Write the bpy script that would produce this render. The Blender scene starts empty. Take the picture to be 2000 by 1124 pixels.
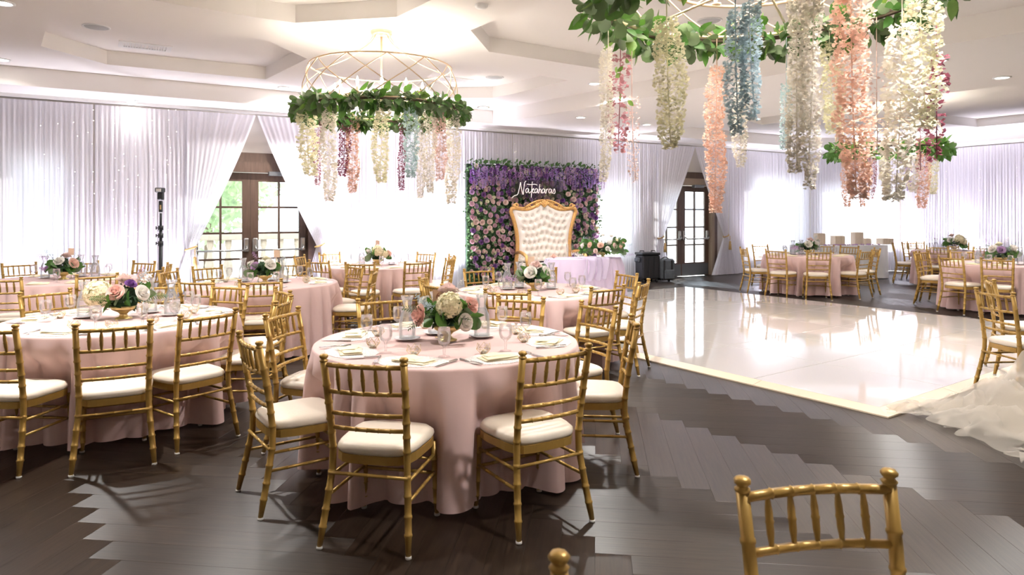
import bpy, math, random
from mathutils import Vector, Matrix, noise
from mathutils.geometry import tessellate_polygon
random.seed(7)
PI = math.pi
scene = bpy.context.scene
COL = scene.collection

# ------------------------------------------------------------------ camera
HC, FPX, HY = 1.58, 1333.3, 419.0
cam_data = bpy.data.cameras.new('camera')
cam_data.lens = 24.0; cam_data.sensor_width = 36.0
cam_data.shift_y = -(562.0 - HY) / 2000.0
cam_data.clip_start = 0.05; cam_data.clip_end = 300
cam_data.dof.use_dof = True; cam_data.dof.focus_distance = 6.0; cam_data.dof.aperture_fstop = 4.5
cam = bpy.data.objects.new('camera', cam_data)
cam.location = (0, 0, HC); cam.rotation_euler = (PI / 2, 0, 0)
COL.objects.link(cam); scene.camera = cam

# ------------------------------------------------------------------ world, sun, exposure
EXPOSURE = 1.05
world = bpy.data.worlds.new('sky'); scene.world = world; world.use_nodes = True
bg = world.node_tree.nodes['Background']
bg.inputs[0].default_value = (0.80, 0.90, 1.0, 1); bg.inputs[1].default_value = 2.9
sun_data = bpy.data.lights.new('sun', 'SUN'); sun_data.energy = 8.0; sun_data.angle = 0.03
sun_data.color = (1.0, 0.95, 0.87)
sun = bpy.data.objects.new('sun', sun_data)
sun.rotation_euler = Vector((-0.40, -0.80, -0.44)).to_track_quat('-Z', 'Y').to_euler()
sun.location = (8, 30, 12); COL.objects.link(sun)
vs = scene.view_settings
vs.view_transform = 'Standard'; vs.look = 'None'; vs.gamma = 1.0; vs.use_curve_mapping = False
vs.exposure = EXPOSURE
DOWNLIGHT_W, BULB_W, UPLIGHT_W = 40.0, 4.2, 170.0
cy = scene.cycles
cy.max_bounces = 6; cy.use_adaptive_sampling = True; cy.adaptive_threshold = 0.025; cy.diffuse_bounces = 4; cy.glossy_bounces = 3; cy.transmission_bounces = 4; cy.transparent_max_bounces = 14; cy.caustics_reflective = False; cy.caustics_refractive = False

# ------------------------------------------------------------------ helpers
def at(px, py, z=0.0):
    """world point at height z seen at photo pixel (px,py)"""
    d = FPX * (HC - z) / (py - HY)
    return Vector(((px - 1000) / FPX * d, d, z))
def ray(px, d): return (px - 1000) / FPX * d

def nodes_of(m): return m.node_tree.nodes, m.node_tree.links
def mat(name, color, rough=0.5, metal=0.0, spec=0.5, var=0.0, vscale=8.0, bump=0.0, bscale=60.0, emit=None, sheen=0.0, trans_color=None, transl=0.0, transp=0.0, stretch=None, coat=0.0, objvar=0.0):
    m = bpy.data.materials.new(name); m.use_nodes = True
    n, l = nodes_of(m); p = n['Principled BSDF']; out = n['Material Output']
    p.inputs['Base Color'].default_value = (*color, 1); p.inputs['Roughness'].default_value = rough
    p.inputs['Metallic'].default_value = metal; p.inputs['Specular IOR Level'].default_value = spec
    p.inputs['Coat Weight'].default_value = coat; p.inputs['Coat Roughness'].default_value = 0.05
    if sheen: p.inputs['Sheen Weight'].default_value = sheen
    if emit: p.inputs['Emission Color'].default_value = (*emit[0], 1); p.inputs['Emission Strength'].default_value = emit[1]
    tc = None
    def coords():
        nonlocal tc
        if tc is None:
            tc = n.new('ShaderNodeTexCoord').outputs['Object']
            if stretch:
                mp = n.new('ShaderNodeMapping'); mp.inputs['Scale'].default_value = stretch
                l.new(tc, mp.inputs['Vector']); tc = mp.outputs[0]
        return tc
    if var or objvar:
        if var:
            nz = n.new('ShaderNodeTexNoise'); nz.inputs['Scale'].default_value = vscale; nz.inputs['Detail'].default_value = 3
            l.new(coords(), nz.inputs['Vector']); fac = nz.outputs['Fac']
        if objvar:
            oi = n.new('ShaderNodeObjectInfo'); mr = n.new('ShaderNodeMath'); mr.operation = 'MULTIPLY_ADD'
            mr.inputs[1].default_value = objvar; l.new(oi.outputs['Random'], mr.inputs[0])
            if var: 
                l.new(fac, mr.inputs[2])
                sb = n.new('ShaderNodeMath'); sb.operation = 'SUBTRACT'; l.new(mr.outputs[0], sb.inputs[0]); sb.inputs[1].default_value = objvar / 2; fac = sb.outputs[0]
            else: mr.inputs[2].default_value = 0.5 - objvar / 2; fac = mr.outputs[0]
        rp = n.new('ShaderNodeValToRGB'); v = var or 0.5
        rp.color_ramp.elements[0].position = 0.25; rp.color_ramp.elements[1].position = 0.75
        rp.color_ramp.elements[0].color = (*[c * (1 - v) for c in color], 1)
        rp.color_ramp.elements[1].color = (*[min(1, c * (1 + v)) for c in color], 1)
        l.new(fac, rp.inputs[0]); l.new(rp.outputs[0], p.inputs['Base Color'])
    if bump:
        bz = n.new('ShaderNodeTexNoise'); bz.inputs['Scale'].default_value = bscale; bz.inputs['Detail'].default_value = 2
        l.new(coords(), bz.inputs['Vector'])
        bp = n.new('ShaderNodeBump'); bp.inputs['Strength'].default_value = bump; bp.inputs['Distance'].default_value = 0.01
        l.new(bz.outputs['Fac'], bp.inputs['Height']); l.new(bp.outputs[0], p.inputs['Normal'])
    sh = p.outputs[0]
    if transl:
        t = n.new('ShaderNodeBsdfTranslucent'); t.inputs[0].default_value = (*(trans_color or color), 1)
        mx = n.new('ShaderNodeMixShader'); mx.inputs[0].default_value = transl
        l.new(sh, mx.inputs[1]); l.new(t.outputs[0], mx.inputs[2]); sh = mx.outputs[0]
    if transp:
        t = n.new('ShaderNodeBsdfTransparent')
        mx = n.new('ShaderNodeMixShader'); mx.inputs[0].default_value = transp
        l.new(sh, mx.inputs[1]); l.new(t.outputs[0], mx.inputs[2]); sh = mx.outputs[0]
    l.new(sh, out.inputs['Surface'])
    return m

def glass_mat(name, tint=(1, 1, 1), refl=0.9, base=0.04, rough=0.02, milky=0.0):
    m = bpy.data.materials.new(name); m.use_nodes = True
    n, l = nodes_of(m); n.remove(n['Principled BSDF']); out = n['Material Output']
    t = n.new('ShaderNodeBsdfTransparent'); t.inputs[0].default_value = (*tint, 1)
    g = n.new('ShaderNodeBsdfGlossy'); g.inputs['Roughness'].default_value = rough
    lw = n.new('ShaderNodeLayerWeight'); lw.inputs[0].default_value = 0.35
    mu = n.new('ShaderNodeMath'); mu.operation = 'MULTIPLY_ADD'; mu.inputs[1].default_value = refl; mu.inputs[2].default_value = base
    l.new(lw.outputs['Fresnel'], mu.inputs[0])
    mx = n.new('ShaderNodeMixShader'); l.new(mu.outputs[0], mx.inputs[0]); l.new(t.outputs[0], mx.inputs[1]); l.new(g.outputs[0], mx.inputs[2])
    sh = mx.outputs[0]
    if milky:
        d = n.new('ShaderNodeBsdfTranslucent'); d.inputs[0].default_value = (0.95, 0.96, 0.98, 1)
        m2 = n.new('ShaderNodeMixShader'); m2.inputs[0].default_value = milky
        l.new(sh, m2.inputs[1]); l.new(d.outputs[0], m2.inputs[2]); sh = m2.outputs[0]
    l.new(sh, out.inputs['Surface'])
    return m

class MB:
    def __init__(s): s.v = []; s.f = []; s.sm = []
    def add(s, vs, fs, smooth=False):
        o = len(s.v); s.v.extend([tuple(x) for x in vs]); s.f.extend([tuple(i + o for i in f) for f in fs]); s.sm.extend([smooth] * len(fs)); return s
    def box(s, c, d, rz=0.0, taper=1.0):
        x, y, z = d[0] / 2, d[1] / 2, d[2] / 2; ca, sa = math.cos(rz), math.sin(rz); vs = []
        for k in (-1, 1):
            t = taper if k > 0 else 1
            for a, b in ((-1, -1), (1, -1), (1, 1), (-1, 1)):
                X, Y = a * x * t, b * y * t
                vs.append((c[0] + X * ca - Y * sa, c[1] + X * sa + Y * ca, c[2] + k * z))
        return s.add(vs, [(3, 2, 1, 0), (4, 5, 6, 7), (0, 1, 5, 4), (1, 2, 6, 5), (2, 3, 7, 6), (3, 0, 4, 7)])
    def bbox(s, c, d, b=0.01, rz=0.0):
        """box with bevelled top and bottom edges"""
        x, y, z = d[0] / 2, d[1] / 2, d[2] / 2; ca, sa = math.cos(rz), math.sin(rz); vs = []
        for zz, q in ((-z, b), (-z + b, 0), (z - b, 0), (z, b)):
            for X, Y in ((-x + q, -y + b), (-x + b, -y + q), (x - b, -y + q), (x - q, -y + b), (x - q, y - b), (x - b, y - q), (-x + b, y - q), (-x + q, y - b)):
                vs.append((c[0] + X * ca - Y * sa, c[1] + X * sa + Y * ca, c[2] + zz))
        fs = [tuple(range(7, -1, -1)), tuple(range(24, 32))]
        for k in range(3):
            for i in range(8): fs.append((k * 8 + i, k * 8 + (i + 1) % 8, k * 8 + 8 + (i + 1) % 8, k * 8 + 8 + i))
        return s.add(vs, fs)
    def lathe(s, prof, n=12, c=(0, 0, 0), caps=True, smooth=True):
        vs = []; fs = []
        for r, z in prof:
            for i in range(n):
                a = 2 * PI * i / n; vs.append((c[0] + r * math.cos(a), c[1] + r * math.sin(a), c[2] + z))
        for k in range(len(prof) - 1):
            for i in range(n): fs.append((k * n + i, k * n + (i + 1) % n, (k + 1) * n + (i + 1) % n, (k + 1) * n + i))
        if caps:
            fs.append(tuple(range(n - 1, -1, -1))); fs.append(tuple((len(prof) - 1) * n + i for i in range(n)))
        return s.add(vs, fs, smooth)
    def tube(s, pts, r, n=6, closed=False, caps=True):
        pts = [Vector(p) for p in pts]; m = len(pts); vs = []; fs = []
        rr = r if isinstance(r, (list, tuple)) else [r] * m
        prev = None
        for i, p in enumerate(pts):
            if closed: t = (pts[(i + 1) % m] - pts[i - 1])
            else: t = (pts[min(i + 1, m - 1)] - pts[max(i - 1, 0)])
            if t.length < 1e-9: t = Vector((0, 0, 1))
            t.normalize()
            if prev is None:
                ref = Vector((0, 0, 1)) if abs(t.z) < 0.9 else Vector((0, 1, 0))
                a = t.cross(ref).normalized()
            else:
                a = prev - t * prev.dot(t)
                a = a.normalized() if a.length > 1e-6 else t.orthogonal().normalized()
            prev = a; b = t.cross(a)
            for k in range(n):
                q = 2 * PI * k / n; vs.append(p + (a * math.cos(q) + b * math.sin(q)) * rr[i])
        for i in range(m if closed else m - 1):
            j = (i + 1) % m
            for k in range(n): fs.append((i * n + k, i * n + (k + 1) % n, j * n + (k + 1) % n, j * n + k))
        if caps and not closed:
            fs.append(tuple(range(n - 1, -1, -1))); fs.append(tuple((m - 1) * n + k for k in range(n)))
        return s.add(vs, fs, True)
    def grid(s, rows, smooth=True, wrap=False):
        w = len(rows[0]); vs = [p for r in rows for p in r]; fs = []
        for i in range(len(rows) - 1):
            for j in range(w if wrap else w - 1):
                k = (j + 1) % w; fs.append((i * w + j, i * w + k, (i + 1) * w + k, (i + 1) * w + j))
        return s.add(vs, fs, smooth)
    def sphere(s, c, r, n=8, m=5, sq=1.0):
        prof = [(max(0.001, r * math.sin(PI * k / m)), -r * sq * math.cos(PI * k / m)) for k in range(m + 1)]
        return s.lathe(prof, n, c, caps=False)
    def poly(s, loops, z, flip=False):
        ls = [[Vector((p[0], p[1], 0)) for p in lp] for lp in loops]
        tr = tessellate_polygon(ls); vs = [(p.x, p.y, z) for lp in ls for p in lp]
        return s.add(vs, [t[::-1] if flip else t for t in tr])
    def mesh(s, name):
        me = bpy.data.meshes.new(name); me.from_pydata(s.v, [], s.f)
        me.polygons.foreach_set('use_smooth', s.sm); me.update(); return me
    def build(s, name, m, parent=None, **kw): return put(name, s.mesh(name), m, parent, **kw)
    def xform(s, M, start=0):
        for i in range(start, len(s.v)): s.v[i] = tuple(M @ Vector(s.v[i]))
        return s

def put(name, me, m=None, parent=None, loc=None, rot=None, scale=None):
    if m is not None and len(me.materials) == 0: me.materials.append(m)
    o = bpy.data.objects.new(name, me); COL.objects.link(o)
    if parent is not None: o.parent = parent
    if loc is not None: o.location = loc
    if rot is not None: o.rotation_euler = rot if hasattr(rot, '__len__') else (0, 0, rot)
    if scale is not None: o.scale = scale if hasattr(scale, '__len__') else (scale,) * 3
    return o
def empty(name, loc=(0, 0, 0), rz=0.0, parent=None):
    o = bpy.data.objects.new(name, None); COL.objects.link(o); o.location = loc; o.rotation_euler = (0, 0, rz)
    o.empty_display_size = 0.1
    if parent is not None: o.parent = parent
    return o
def tag(o, label, cat, group=None, kind=None):
    o['label'] = label; o['category'] = cat
    if group: o['group'] = group
    if kind: o['kind'] = kind
    return o
def struct(o, label=None):
    o['kind'] = 'structure'
    if label: o['label'] = label
    return o
KIDS = {}
def copy_tree(o, parent=None):
    c = o.copy(); COL.objects.link(c); c.parent = parent
    if o.name not in KIDS: KIDS[o.name] = list(o.children)
    for ch in KIDS[o.name]: copy_tree(ch, c)
    return c

# ------------------------------------------------------------------ materials
M = {}
M['ceil'] = mat('ceiling_paint', (0.87, 0.84, 0.815), 0.9, spec=0.2)
M['wall'] = mat('wall_paint', (0.72, 0.68, 0.62), 0.9, spec=0.2)
M['drape'] = mat('sheer_white_voile', (0.90, 0.885, 0.95), 0.9, spec=0.1, transl=0.34, trans_color=(0.88, 0.87, 0.94))
M['gold'] = mat('gold_chair_paint', (0.45, 0.275, 0.070), 0.36, metal=0.35, spec=0.5, var=0.10, vscale=14, objvar=0.2)
M['cushion'] = mat('ivory_vinyl', (0.80, 0.71, 0.60), 0.45, spec=0.4, bump=0.05, bscale=90)
M['cap'] = mat('plastic_glide', (0.6, 0.58, 0.55), 0.5)
M['cloth'] = mat('blush_pink_linen', (0.79, 0.565, 0.54), 0.92, spec=0.15, sheen=0.2, bump=0.08, bscale=300, transl=0.12)
M['white_cloth'] = mat('white_linen', (0.84, 0.85, 0.84), 0.9, spec=0.15, sheen=0.2)
M['lav_cloth'] = mat('lavender_tulle_cloth', (0.66, 0.55, 0.70), 0.8, spec=0.2, sheen=0.3, transl=0.15)
M['napkin'] = mat('pale_yellow_napkin', (0.91, 0.81, 0.58), 0.9, spec=0.15, bump=0.1, bscale=400)
M['silver'] = mat('silver_cutlery', (0.62, 0.60, 0.58), 0.22, metal=0.9)
M['ceramic'] = mat('white_ceramic', (0.83, 0.81, 0.79), 0.2)
M['goldwire'] = mat('gold_wire', (0.72, 0.52, 0.24), 0.3, metal=0.8)
M['brassbowl'] = mat('gold_compote', (0.70, 0.55, 0.24), 0.28, metal=0.8)
M['chand'] = mat('champagne_gold_metal', (0.78, 0.60, 0.42), 0.35, metal=0.5)
M['candle'] = mat('ivory_candle_sleeve', (0.85, 0.78, 0.66), 0.6)
M['bulb'] = mat('bulb_glow', (1, 0.95, 0.85), 0.3, emit=((1.0, 0.86, 0.66), 60.0))
M['downglow'] = mat('downlight_lens', (1, 1, 1), 0.3, emit=((1.0, 0.95, 0.88), 18.0))
M['white_paint'] = mat('white_trim_paint', (0.82, 0.82, 0.82), 0.5)
M['grille'] = mat('grey_speaker_grille', (0.48, 0.49, 0.50), 0.7)
M['dark'] = mat('dark_void', (0.02, 0.02, 0.022), 0.8)
M['black'] = mat('black_plastic', (0.018, 0.019, 0.022), 0.45, bump=0.05, bscale=80)
M['bluegrey'] = mat('grey_blue_canvas', (0.10, 0.115, 0.13), 0.8, var=0.2)
M['doorwood'] = mat('dark_stained_door_wood', (0.10, 0.060, 0.042), 0.45, var=0.25, vscale=5, stretch=(6, 6, 0.6))
M['frametan'] = mat('tan_door_jamb', (0.32, 0.24, 0.17), 0.5)
M['kick'] = mat('grey_metal_kick_plate', (0.16, 0.17, 0.18), 0.4, metal=0.5)
M['steel'] = mat('brushed_steel', (0.45, 0.45, 0.44), 0.3, metal=0.9)
M['pane'] = glass_mat('window_glass', (0.97, 0.99, 0.99), 0.6, 0.03)
M['glass'] = glass_mat('goblet_glass', (0.985, 0.987, 0.99), 0.5, 0.015, milky=0.03)
M['carafe'] = glass_mat('carafe_glass', (0.985, 0.988, 0.99), 0.55, 0.03, milky=0.09)
M['water'] = glass_mat('water', (0.98, 0.985, 0.99), 0.3, 0.03, milky=0.13)
M['acrylic'] = glass_mat('clear_acrylic', (0.93, 0.94, 0.93), 0.6, 0.05, milky=0.14)
M['neon'] = mat('pale_pink_sign_tube', (0.95, 0.86, 0.84), 0.4, emit=((1.0, 0.82, 0.78), 0.3))
M['fairy'] = mat('fairy_bulb', (1, 0.95, 0.85), 0.4, emit=((1.0, 0.92, 0.82), 2.6))
M['ropegold'] = mat('gold_rope', (0.55, 0.36, 0.14), 0.6)
M['tulle'] = mat('ivory_tulle', (0.86, 0.80, 0.72), 0.9, spec=0.1, transl=0.4, transp=0.66)
M['lavtulle'] = mat('lavender_tulle', (0.72, 0.66, 0.78), 0.9, spec=0.1, transl=0.4, transp=0.4)
M['tuft'] = mat('ivory_leatherette', (0.80, 0.73, 0.66), 0.5, spec=0.5)
M['button'] = mat('tuft_button', (0.76, 0.68, 0.58), 0.4)
M['thronegold'] = mat('carved_gold_frame', (0.70, 0.40, 0.14), 0.35, metal=0.45, var=0.15, vscale=20)
M['paper'] = mat('blush_card', (0.86, 0.68, 0.53), 0.8, transl=0.4)
M['ink'] = mat('card_ink', (0.55, 0.25, 0.2), 0.8)
M['lace'] = None
M['dance'] = mat('white_gloss_panel', (0.66, 0.615, 0.58), 0.05, spec=0.7, coat=0.5, bump=0.012, bscale=1.6)
M['dance_edge'] = mat('cream_edge_ramp', (0.74, 0.62, 0.47), 0.35)
M['rib'] = mat('cream_ribbed_box', (0.80, 0.70, 0.55), 0.7)
M['leaf'] = mat('deep_green_leaf', (0.055, 0.150, 0.035), 0.45, var=0.25, vscale=6, transl=0.25, trans_color=(0.16, 0.36, 0.05), objvar=0.7)
M['euc'] = mat('grey_green_eucalyptus', (0.15, 0.21, 0.115), 0.55, var=0.2, vscale=6, transl=0.2, trans_color=(0.2, 0.32, 0.12), objvar=0.6)
M['brightleaf'] = mat('fresh_green_leaf', (0.14, 0.27, 0.06), 0.5, var=0.2, vscale=6, transl=0.3, trans_color=(0.3, 0.5, 0.08), objvar=0.6)
M['darkleaf'] = mat('dark_foliage', (0.022, 0.060, 0.022), 0.5, var=0.3, vscale=9, transl=0.1)
def petal(name, c, v=0.12, t=0.45): return mat(name, c, 0.75, spec=0.2, var=v, vscale=9, transl=t)
M['p_cream'] = petal('cream_petals', (0.90, 0.87, 0.68)); M['p_ivory'] = petal('ivory_petals', (0.89, 0.85, 0.77))
M['p_peach'] = petal('peach_petals', (0.90, 0.66, 0.55)); M['p_plum'] = petal('plum_petals', (0.36, 0.115, 0.165), 0.25)
M['p_mauve'] = petal('mauve_pink_petals', (0.58, 0.30, 0.33), 0.2); M['p_blush'] = petal('blush_petals', (0.86, 0.68, 0.63), .1, .3)
M['p_blue'] = petal('dusty_blue_petals', (0.52, 0.63, 0.68), 0.2); M['p_paleblue'] = petal('pale_blue_petals', (0.60, 0.72, 0.73), 0.15)
M['p_white'] = petal('white_petals', (0.90, 0.87, 0.82), .08, .2); M['p_pink'] = petal('pink_rose_petals', (0.87, 0.58, 0.51), .1, .2)
M['p_lilac'] = petal('lilac_petals', (0.55, 0.37, 0.58), 0.2, .25); M['p_purple'] = petal('purple_petals', (0.25, 0.11, 0.34), 0.25, .25)
M['p_dustyrose'] = petal('dusty_rose_petals', (0.68, 0.44, 0.50), 0.15, .2); M['p_hyd'] = petal('butter_hydrangea_petals', (0.90, 0.84, 0.60), .1, .2)
M['p_wist'] = petal('wisteria_lilac_petals', (0.52, 0.38, 0.70), 0.3)
M['stone'] = mat('cream_balustrade_stone', (0.36, 0.32, 0.27), 0.9)
M['terrace'] = mat('pale_terrace_paving', (0.72, 0.70, 0.66), 0.9, var=0.1, vscale=2)
M['bark'] = mat('bark', (0.12, 0.09, 0.06), 0.9)
def wood_mat():
    m = bpy.data.materials.new('dark_oak_plank'); m.use_nodes = True
    n, l = nodes_of(m); p = n['Principled BSDF']
    tc = n.new('ShaderNodeTexCoord'); oi = n.new('ShaderNodeObjectInfo')
    ge = n.new('ShaderNodeNewGeometry')
    mp = n.new('ShaderNodeMapping'); mp.inputs['Scale'].default_value = (1.6, 26, 1); l.new(tc.outputs['UV'], mp.inputs['Vector'])
    nz = n.new('ShaderNodeTexNoise'); nz.inputs['Scale'].default_value = 2.2; nz.inputs['Detail'].default_value = 6; nz.inputs['Roughness'].default_value = 0.6
    l.new(mp.outputs[0], nz.inputs['Vector'])
    rp = n.new('ShaderNodeValToRGB'); e = rp.color_ramp.elements
    e[0].position = 0.28; e[0].color = (0.008, 0.005, 0.0035, 1); e[1].position = 0.75; e[1].color = (0.040, 0.025, 0.016, 1)
    l.new(nz.outputs['Fac'], rp.inputs[0])
    at_ = n.new('ShaderNodeAttribute'); at_.attribute_name = 'tone'
    hs = n.new('ShaderNodeHueSaturation'); l.new(rp.outputs[0], hs.inputs['Color']); l.new(at_.outputs['Fac'], hs.inputs['Value'])
    l.new(hs.outputs[0], p.inputs['Base Color'])
    p.inputs['Roughness'].default_value = 0.36; p.inputs['Specular IOR Level'].default_value = 0.60; p.inputs['Anisotropic Rotation'].default_value = 0.25
    p.inputs['Anisotropic'].default_value = 0.9; tg = n.new('ShaderNodeTangent'); tg.direction_type = 'UV_MAP'; tg.uv_map = 'UVMap'; l.new(tg.outputs[0], p.inputs['Tangent'])
    bp = n.new('ShaderNodeBump'); bp.inputs['Strength'].default_value = 0.12; bp.inputs['Distance'].default_value = 0.004
    l.new(nz.outputs['Fac'], bp.inputs['Height']); l.new(bp.outputs[0], p.inputs['Normal'])
    return m
M['plank'] = wood_mat()
def lace_mat():
    m = bpy.data.materials.new('silver_lace_paper'); m.use_nodes = True
    n, l = nodes_of(m); p = n['Principled BSDF']; tc = n.new('ShaderNodeTexCoord')
    vz = n.new('ShaderNodeTexVoronoi'); vz.inputs['Scale'].default_value = 75; vz.feature = 'DISTANCE_TO_EDGE'
    l.new(tc.outputs['Object'], vz.inputs['Vector'])
    rp = n.new('ShaderNodeValToRGB'); e = rp.color_ramp.elements
    e[0].position = 0.04; e[0].color = (0.58, 0.52, 0.50, 1); e[1].position = 0.12; e[1].color = (0.86, 0.80, 0.77, 1)
    l.new(vz.outputs['Distance'], rp.inputs[0]); l.new(rp.outputs[0], p.inputs['Base Color']); p.inputs['Roughness'].default_value = 0.5
    return m
M['lace'] = lace_mat()

# ------------------------------------------------------------------ room shell
WA = math.radians(31.0)
W0 = Vector((4.4, 17.4)); WD = Vector((math.cos(WA), math.sin(WA))); WN = Vector((math.sin(WA), -math.cos(WA)))  # inward normal
def wall_a(px, off=0.0):
    """distance along the long draped wall (from W0) seen at photo column px, on a line 'off' m inside it"""
    k = (px - 1000) / FPX; o = W0 + WN * off
    # o + a*WD : x = k*y
    return (k * o.y - o.x) / (WD.x - k * WD.y)
def wp(a, off=0.0, z=0.0):
    p = W0 + WD * a + WN * off; return Vector((p.x, p.y, z))
Z1, Z2, Z3 = 3.37, 3.63, 3.82
C0 = W0 + WD * (-15.5)
C1 = W0 + WD * 4.93
C2 = Vector((10.85, 19.0))
C3 = C2 + Vector((0.515, -0.857)) * 19
C4 = Vector((-1.9, -2.6))
ROOM = [C0, C1, C2, C3, C4]

def wall_boxes(P, Q, holes, name, m, thick=0.2, h=3.9):
    """a wall from P to Q (inside on the right hand side of P->Q), with rectangular openings"""
    d = (Q - P); L = d.length; ang = math.atan2(d.y, d.x)
    mb = MB(); xs = sorted(holes); cur = -0.2
    def seg(a, b, z0, z1):
        if b - a > 1e-4 and z1 - z0 > 1e-4: mb.box(((a + b) / 2, thick / 2, (z0 + z1) / 2), (b - a, thick, z1 - z0))
    for a, b, z0, z1 in xs:
        seg(cur, a, 0, h); seg(a, b, 0, z0); seg(a, b, z1, h); cur = b
    seg(cur, L + 0.2, 0, h)
    o = mb.build(name, m, loc=(P.x, P.y, 0), rot=ang)
    return struct(o)
D1A, D2A = wall_a(490.5), wall_a(1334)
DW, DH = 2.16, 2.50
wins = [(wall_a(5), wall_a(130), 0.75, 2.52), (wall_a(826), wall_a(905), 0.45, 2.35), (wall_a(1172), wall_a(1232), 0.5, 2.35), (wall_a(1457), wall_a(1566), 0.5, 2.62)]
off0 = 15.5
holes = [(D1A - DW / 2 + off0, D1A + DW / 2 + off0, 0.0, DH), (D2A - DW / 2 + off0, D2A + DW / 2 + off0, 0.0, DH)] + [(a + off0, b + off0, z0, z1) for a, b, z0, z1 in wins]
wall_boxes(C0, C1, holes, 'wall_back', M['wall'])
L2 = (C2 - C1).length
wall_boxes(C1, C2, [(0.35, L2 - 0.15, 0.6, 2.45)], 'wall_corner', M['wall'])
wall_boxes(C2, C3, [], 'wall_right', M['wall'])
wall_boxes(C3, C4, [], 'wall_front', M['wall'])
wall_boxes(C4, C0, [], 'wall_left', M['wall'])

def window(n, P, ang, a, b, z0, z1, cols, rows):
    w = b - a; t = empty('window_%d' % n, (P.x, P.y, 0), ang); struct(t, 'daylit window behind the white drapes')
    fr = MB(); cx = (a + b) / 2; f = 0.07
    fr.box((a + f / 2, 0.12, (z0 + z1) / 2), (f, 0.1, z1 - z0)).box((b - f / 2, 0.12, (z0 + z1) / 2), (f, 0.1, z1 - z0))
    fr.box((cx, 0.12, z0 + f / 2), (w - 2 * f, 0.1, f)).box((cx, 0.12, z1 - f / 2), (w - 2 * f, 0.1, f))
    fr.build('window_frame', M['white_paint'], t)
    MB().box((cx, 0.12, (z0 + z1) / 2), (w - 2 * f, 0.01, z1 - z0 - 2 * f)).build('pane', M['pane'], t)
for i, (a, b, z0, z1) in enumerate(wins): window(i + 1, W0, WA, a, b, z0, z1, 2, 2)
angC = math.atan2((C2 - C1).y, (C2 - C1).x)
window(5, C1, angC, 0.35, L2 - 0.15, 0.6, 2.45, 2, 2)

# ceiling: low soffit, raised field, recessed trays
def a2(px, py, z): p = at(px, py, z); return (p.x, p.y)
REG1 = [(-7.6, 8.98), a2(0, 163.75, Z1), a2(500, 203.75, Z1), a2(962, 242, Z1), a2(1180, 205, Z1), a2(1862, 85, Z1), a2(2000, 62, Z1), (10.2, 0.3), (-1.3, -1.3)]
REG2 = [a2(1245, 262, Z1), (8.0, 18.3), (10.45, 18.15), a2(2000, 271, Z1), (18.6, 4.6), (13.4, 1.5), a2(2000, 163, Z1), a2(1807, 187, Z1)]
TA = [a2(100, 21, Z2), a2(520, 79, Z2), a2(600, 115, Z2), a2(519, 155, Z2), a2(209, 126, Z2), a2(80, 90, Z2)]
TB = [(-3.9, 6.2), a2(500, 34, Z2), a2(577, 44.5, Z2), a2(775, 33, Z2), a2(842, 0, Z2), (0.4, 4.9), (0.2, 4.0), (-0.8, 2.6), (-1.9, 2.9)]
TC = [a2(919, 59, Z2), a2(955, 101, Z2), a2(1000, 108, Z2), a2(1175, 135, Z2), (2.1, 8.9), (4.6, 5.6), (4.1, 4.7), (2.6, 4.4), (1.7, 4.6)]
TD = [a2(862, 128, Z2), a2(905, 121, Z2), a2(1110, 157, Z2), a2(1000, 184, Z2), a2(962, 191, Z2), a2(882, 192, Z2), a2(812, 168, Z2)]
TG = [(8.3, 13.6), (9.0, 15.0), (10.9, 16.0), (12.6, 13.5), (10.5, 12.0)]
TH = [(4.3, 13.9), (5.5, 12.3), (6.4, 12.9), (6.6, 14.2), (5.7, 15.6)]
TI = [(9.6, 10.6), (10.9, 8.6), (13.0, 10.2), (12.4, 12.0), (11.3, 12.1)]
ceil = MB()
ceil.poly([[(p.x, p.y) for p in ROOM], REG1, REG2], Z1)
ceil_o = struct(ceil.build('ceiling', M['ceil']))
def fascia(loop, z0, z1):
    mb = MB(); n = len(loop)
    for i in range(n):
        a, b = loop[i], loop[(i + 1) % n]
        mb.add([(a[0], a[1], z0), (b[0], b[1], z0), (b[0], b[1], z1), (a[0], a[1], z1)], [(0, 1, 2, 3)])
    return mb
for reg, trays in ((REG1, [TA, TB, TC, TD]), (REG2, [TG, TH, TI])):
    mb = fascia(reg, Z1, Z2); mb.poly([reg] + trays, Z2); mb.build('raised_field', M['ceil'], ceil_o)
    for t in trays:
        mb = fascia(t, Z2, Z3); mb.poly([t], Z3); mb.build('ceiling_tray', M['ceil'], ceil_o)
MB().poly([[(p.x, p.y) for p in ROOM]], 4.0).build('roof_deck', M['ceil'], ceil_o)

# crown strip along the top of the drapes
for i, (P, Q) in enumerate(((C0, C1), (C1, C2), (C2, C3))):
    d = Q - P; mb = MB().box((d.length / 2, -0.20, Z1 - 0.025), (d.length, 0.06, 0.05))
    struct(mb.build('trim_%d' % (i + 1), M['white_paint'], loc=(P.x, P.y, 0), rot=math.atan2(d.y, d.x)))

# floor slab and herringbone planks
fl = MB(); fl.poly([[(p.x * 1.0, p.y) for p in ROOM]], -0.006)
floor_o = struct(fl.build('floor', M['dark']))
FA = math.radians(-7.0); PW, PL = 0.165, 1.32
def inside(x, y, poly=ROOM):
    c = False; n = len(poly)
    for i in range(n):
        a, b = poly[i], poly[i - 1]
        if (a.y > y) != (b.y > y) and x < (b.x - a.x) * (y - a.y) / (b.y - a.y) + a.x: c = not c
    return c
planks = []
fx, fy = Vector((math.cos(FA), math.sin(FA))), Vector((-math.sin(FA), math.cos(FA)))
FO = Vector((1.30, 6.56)) - fx * PL
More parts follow.
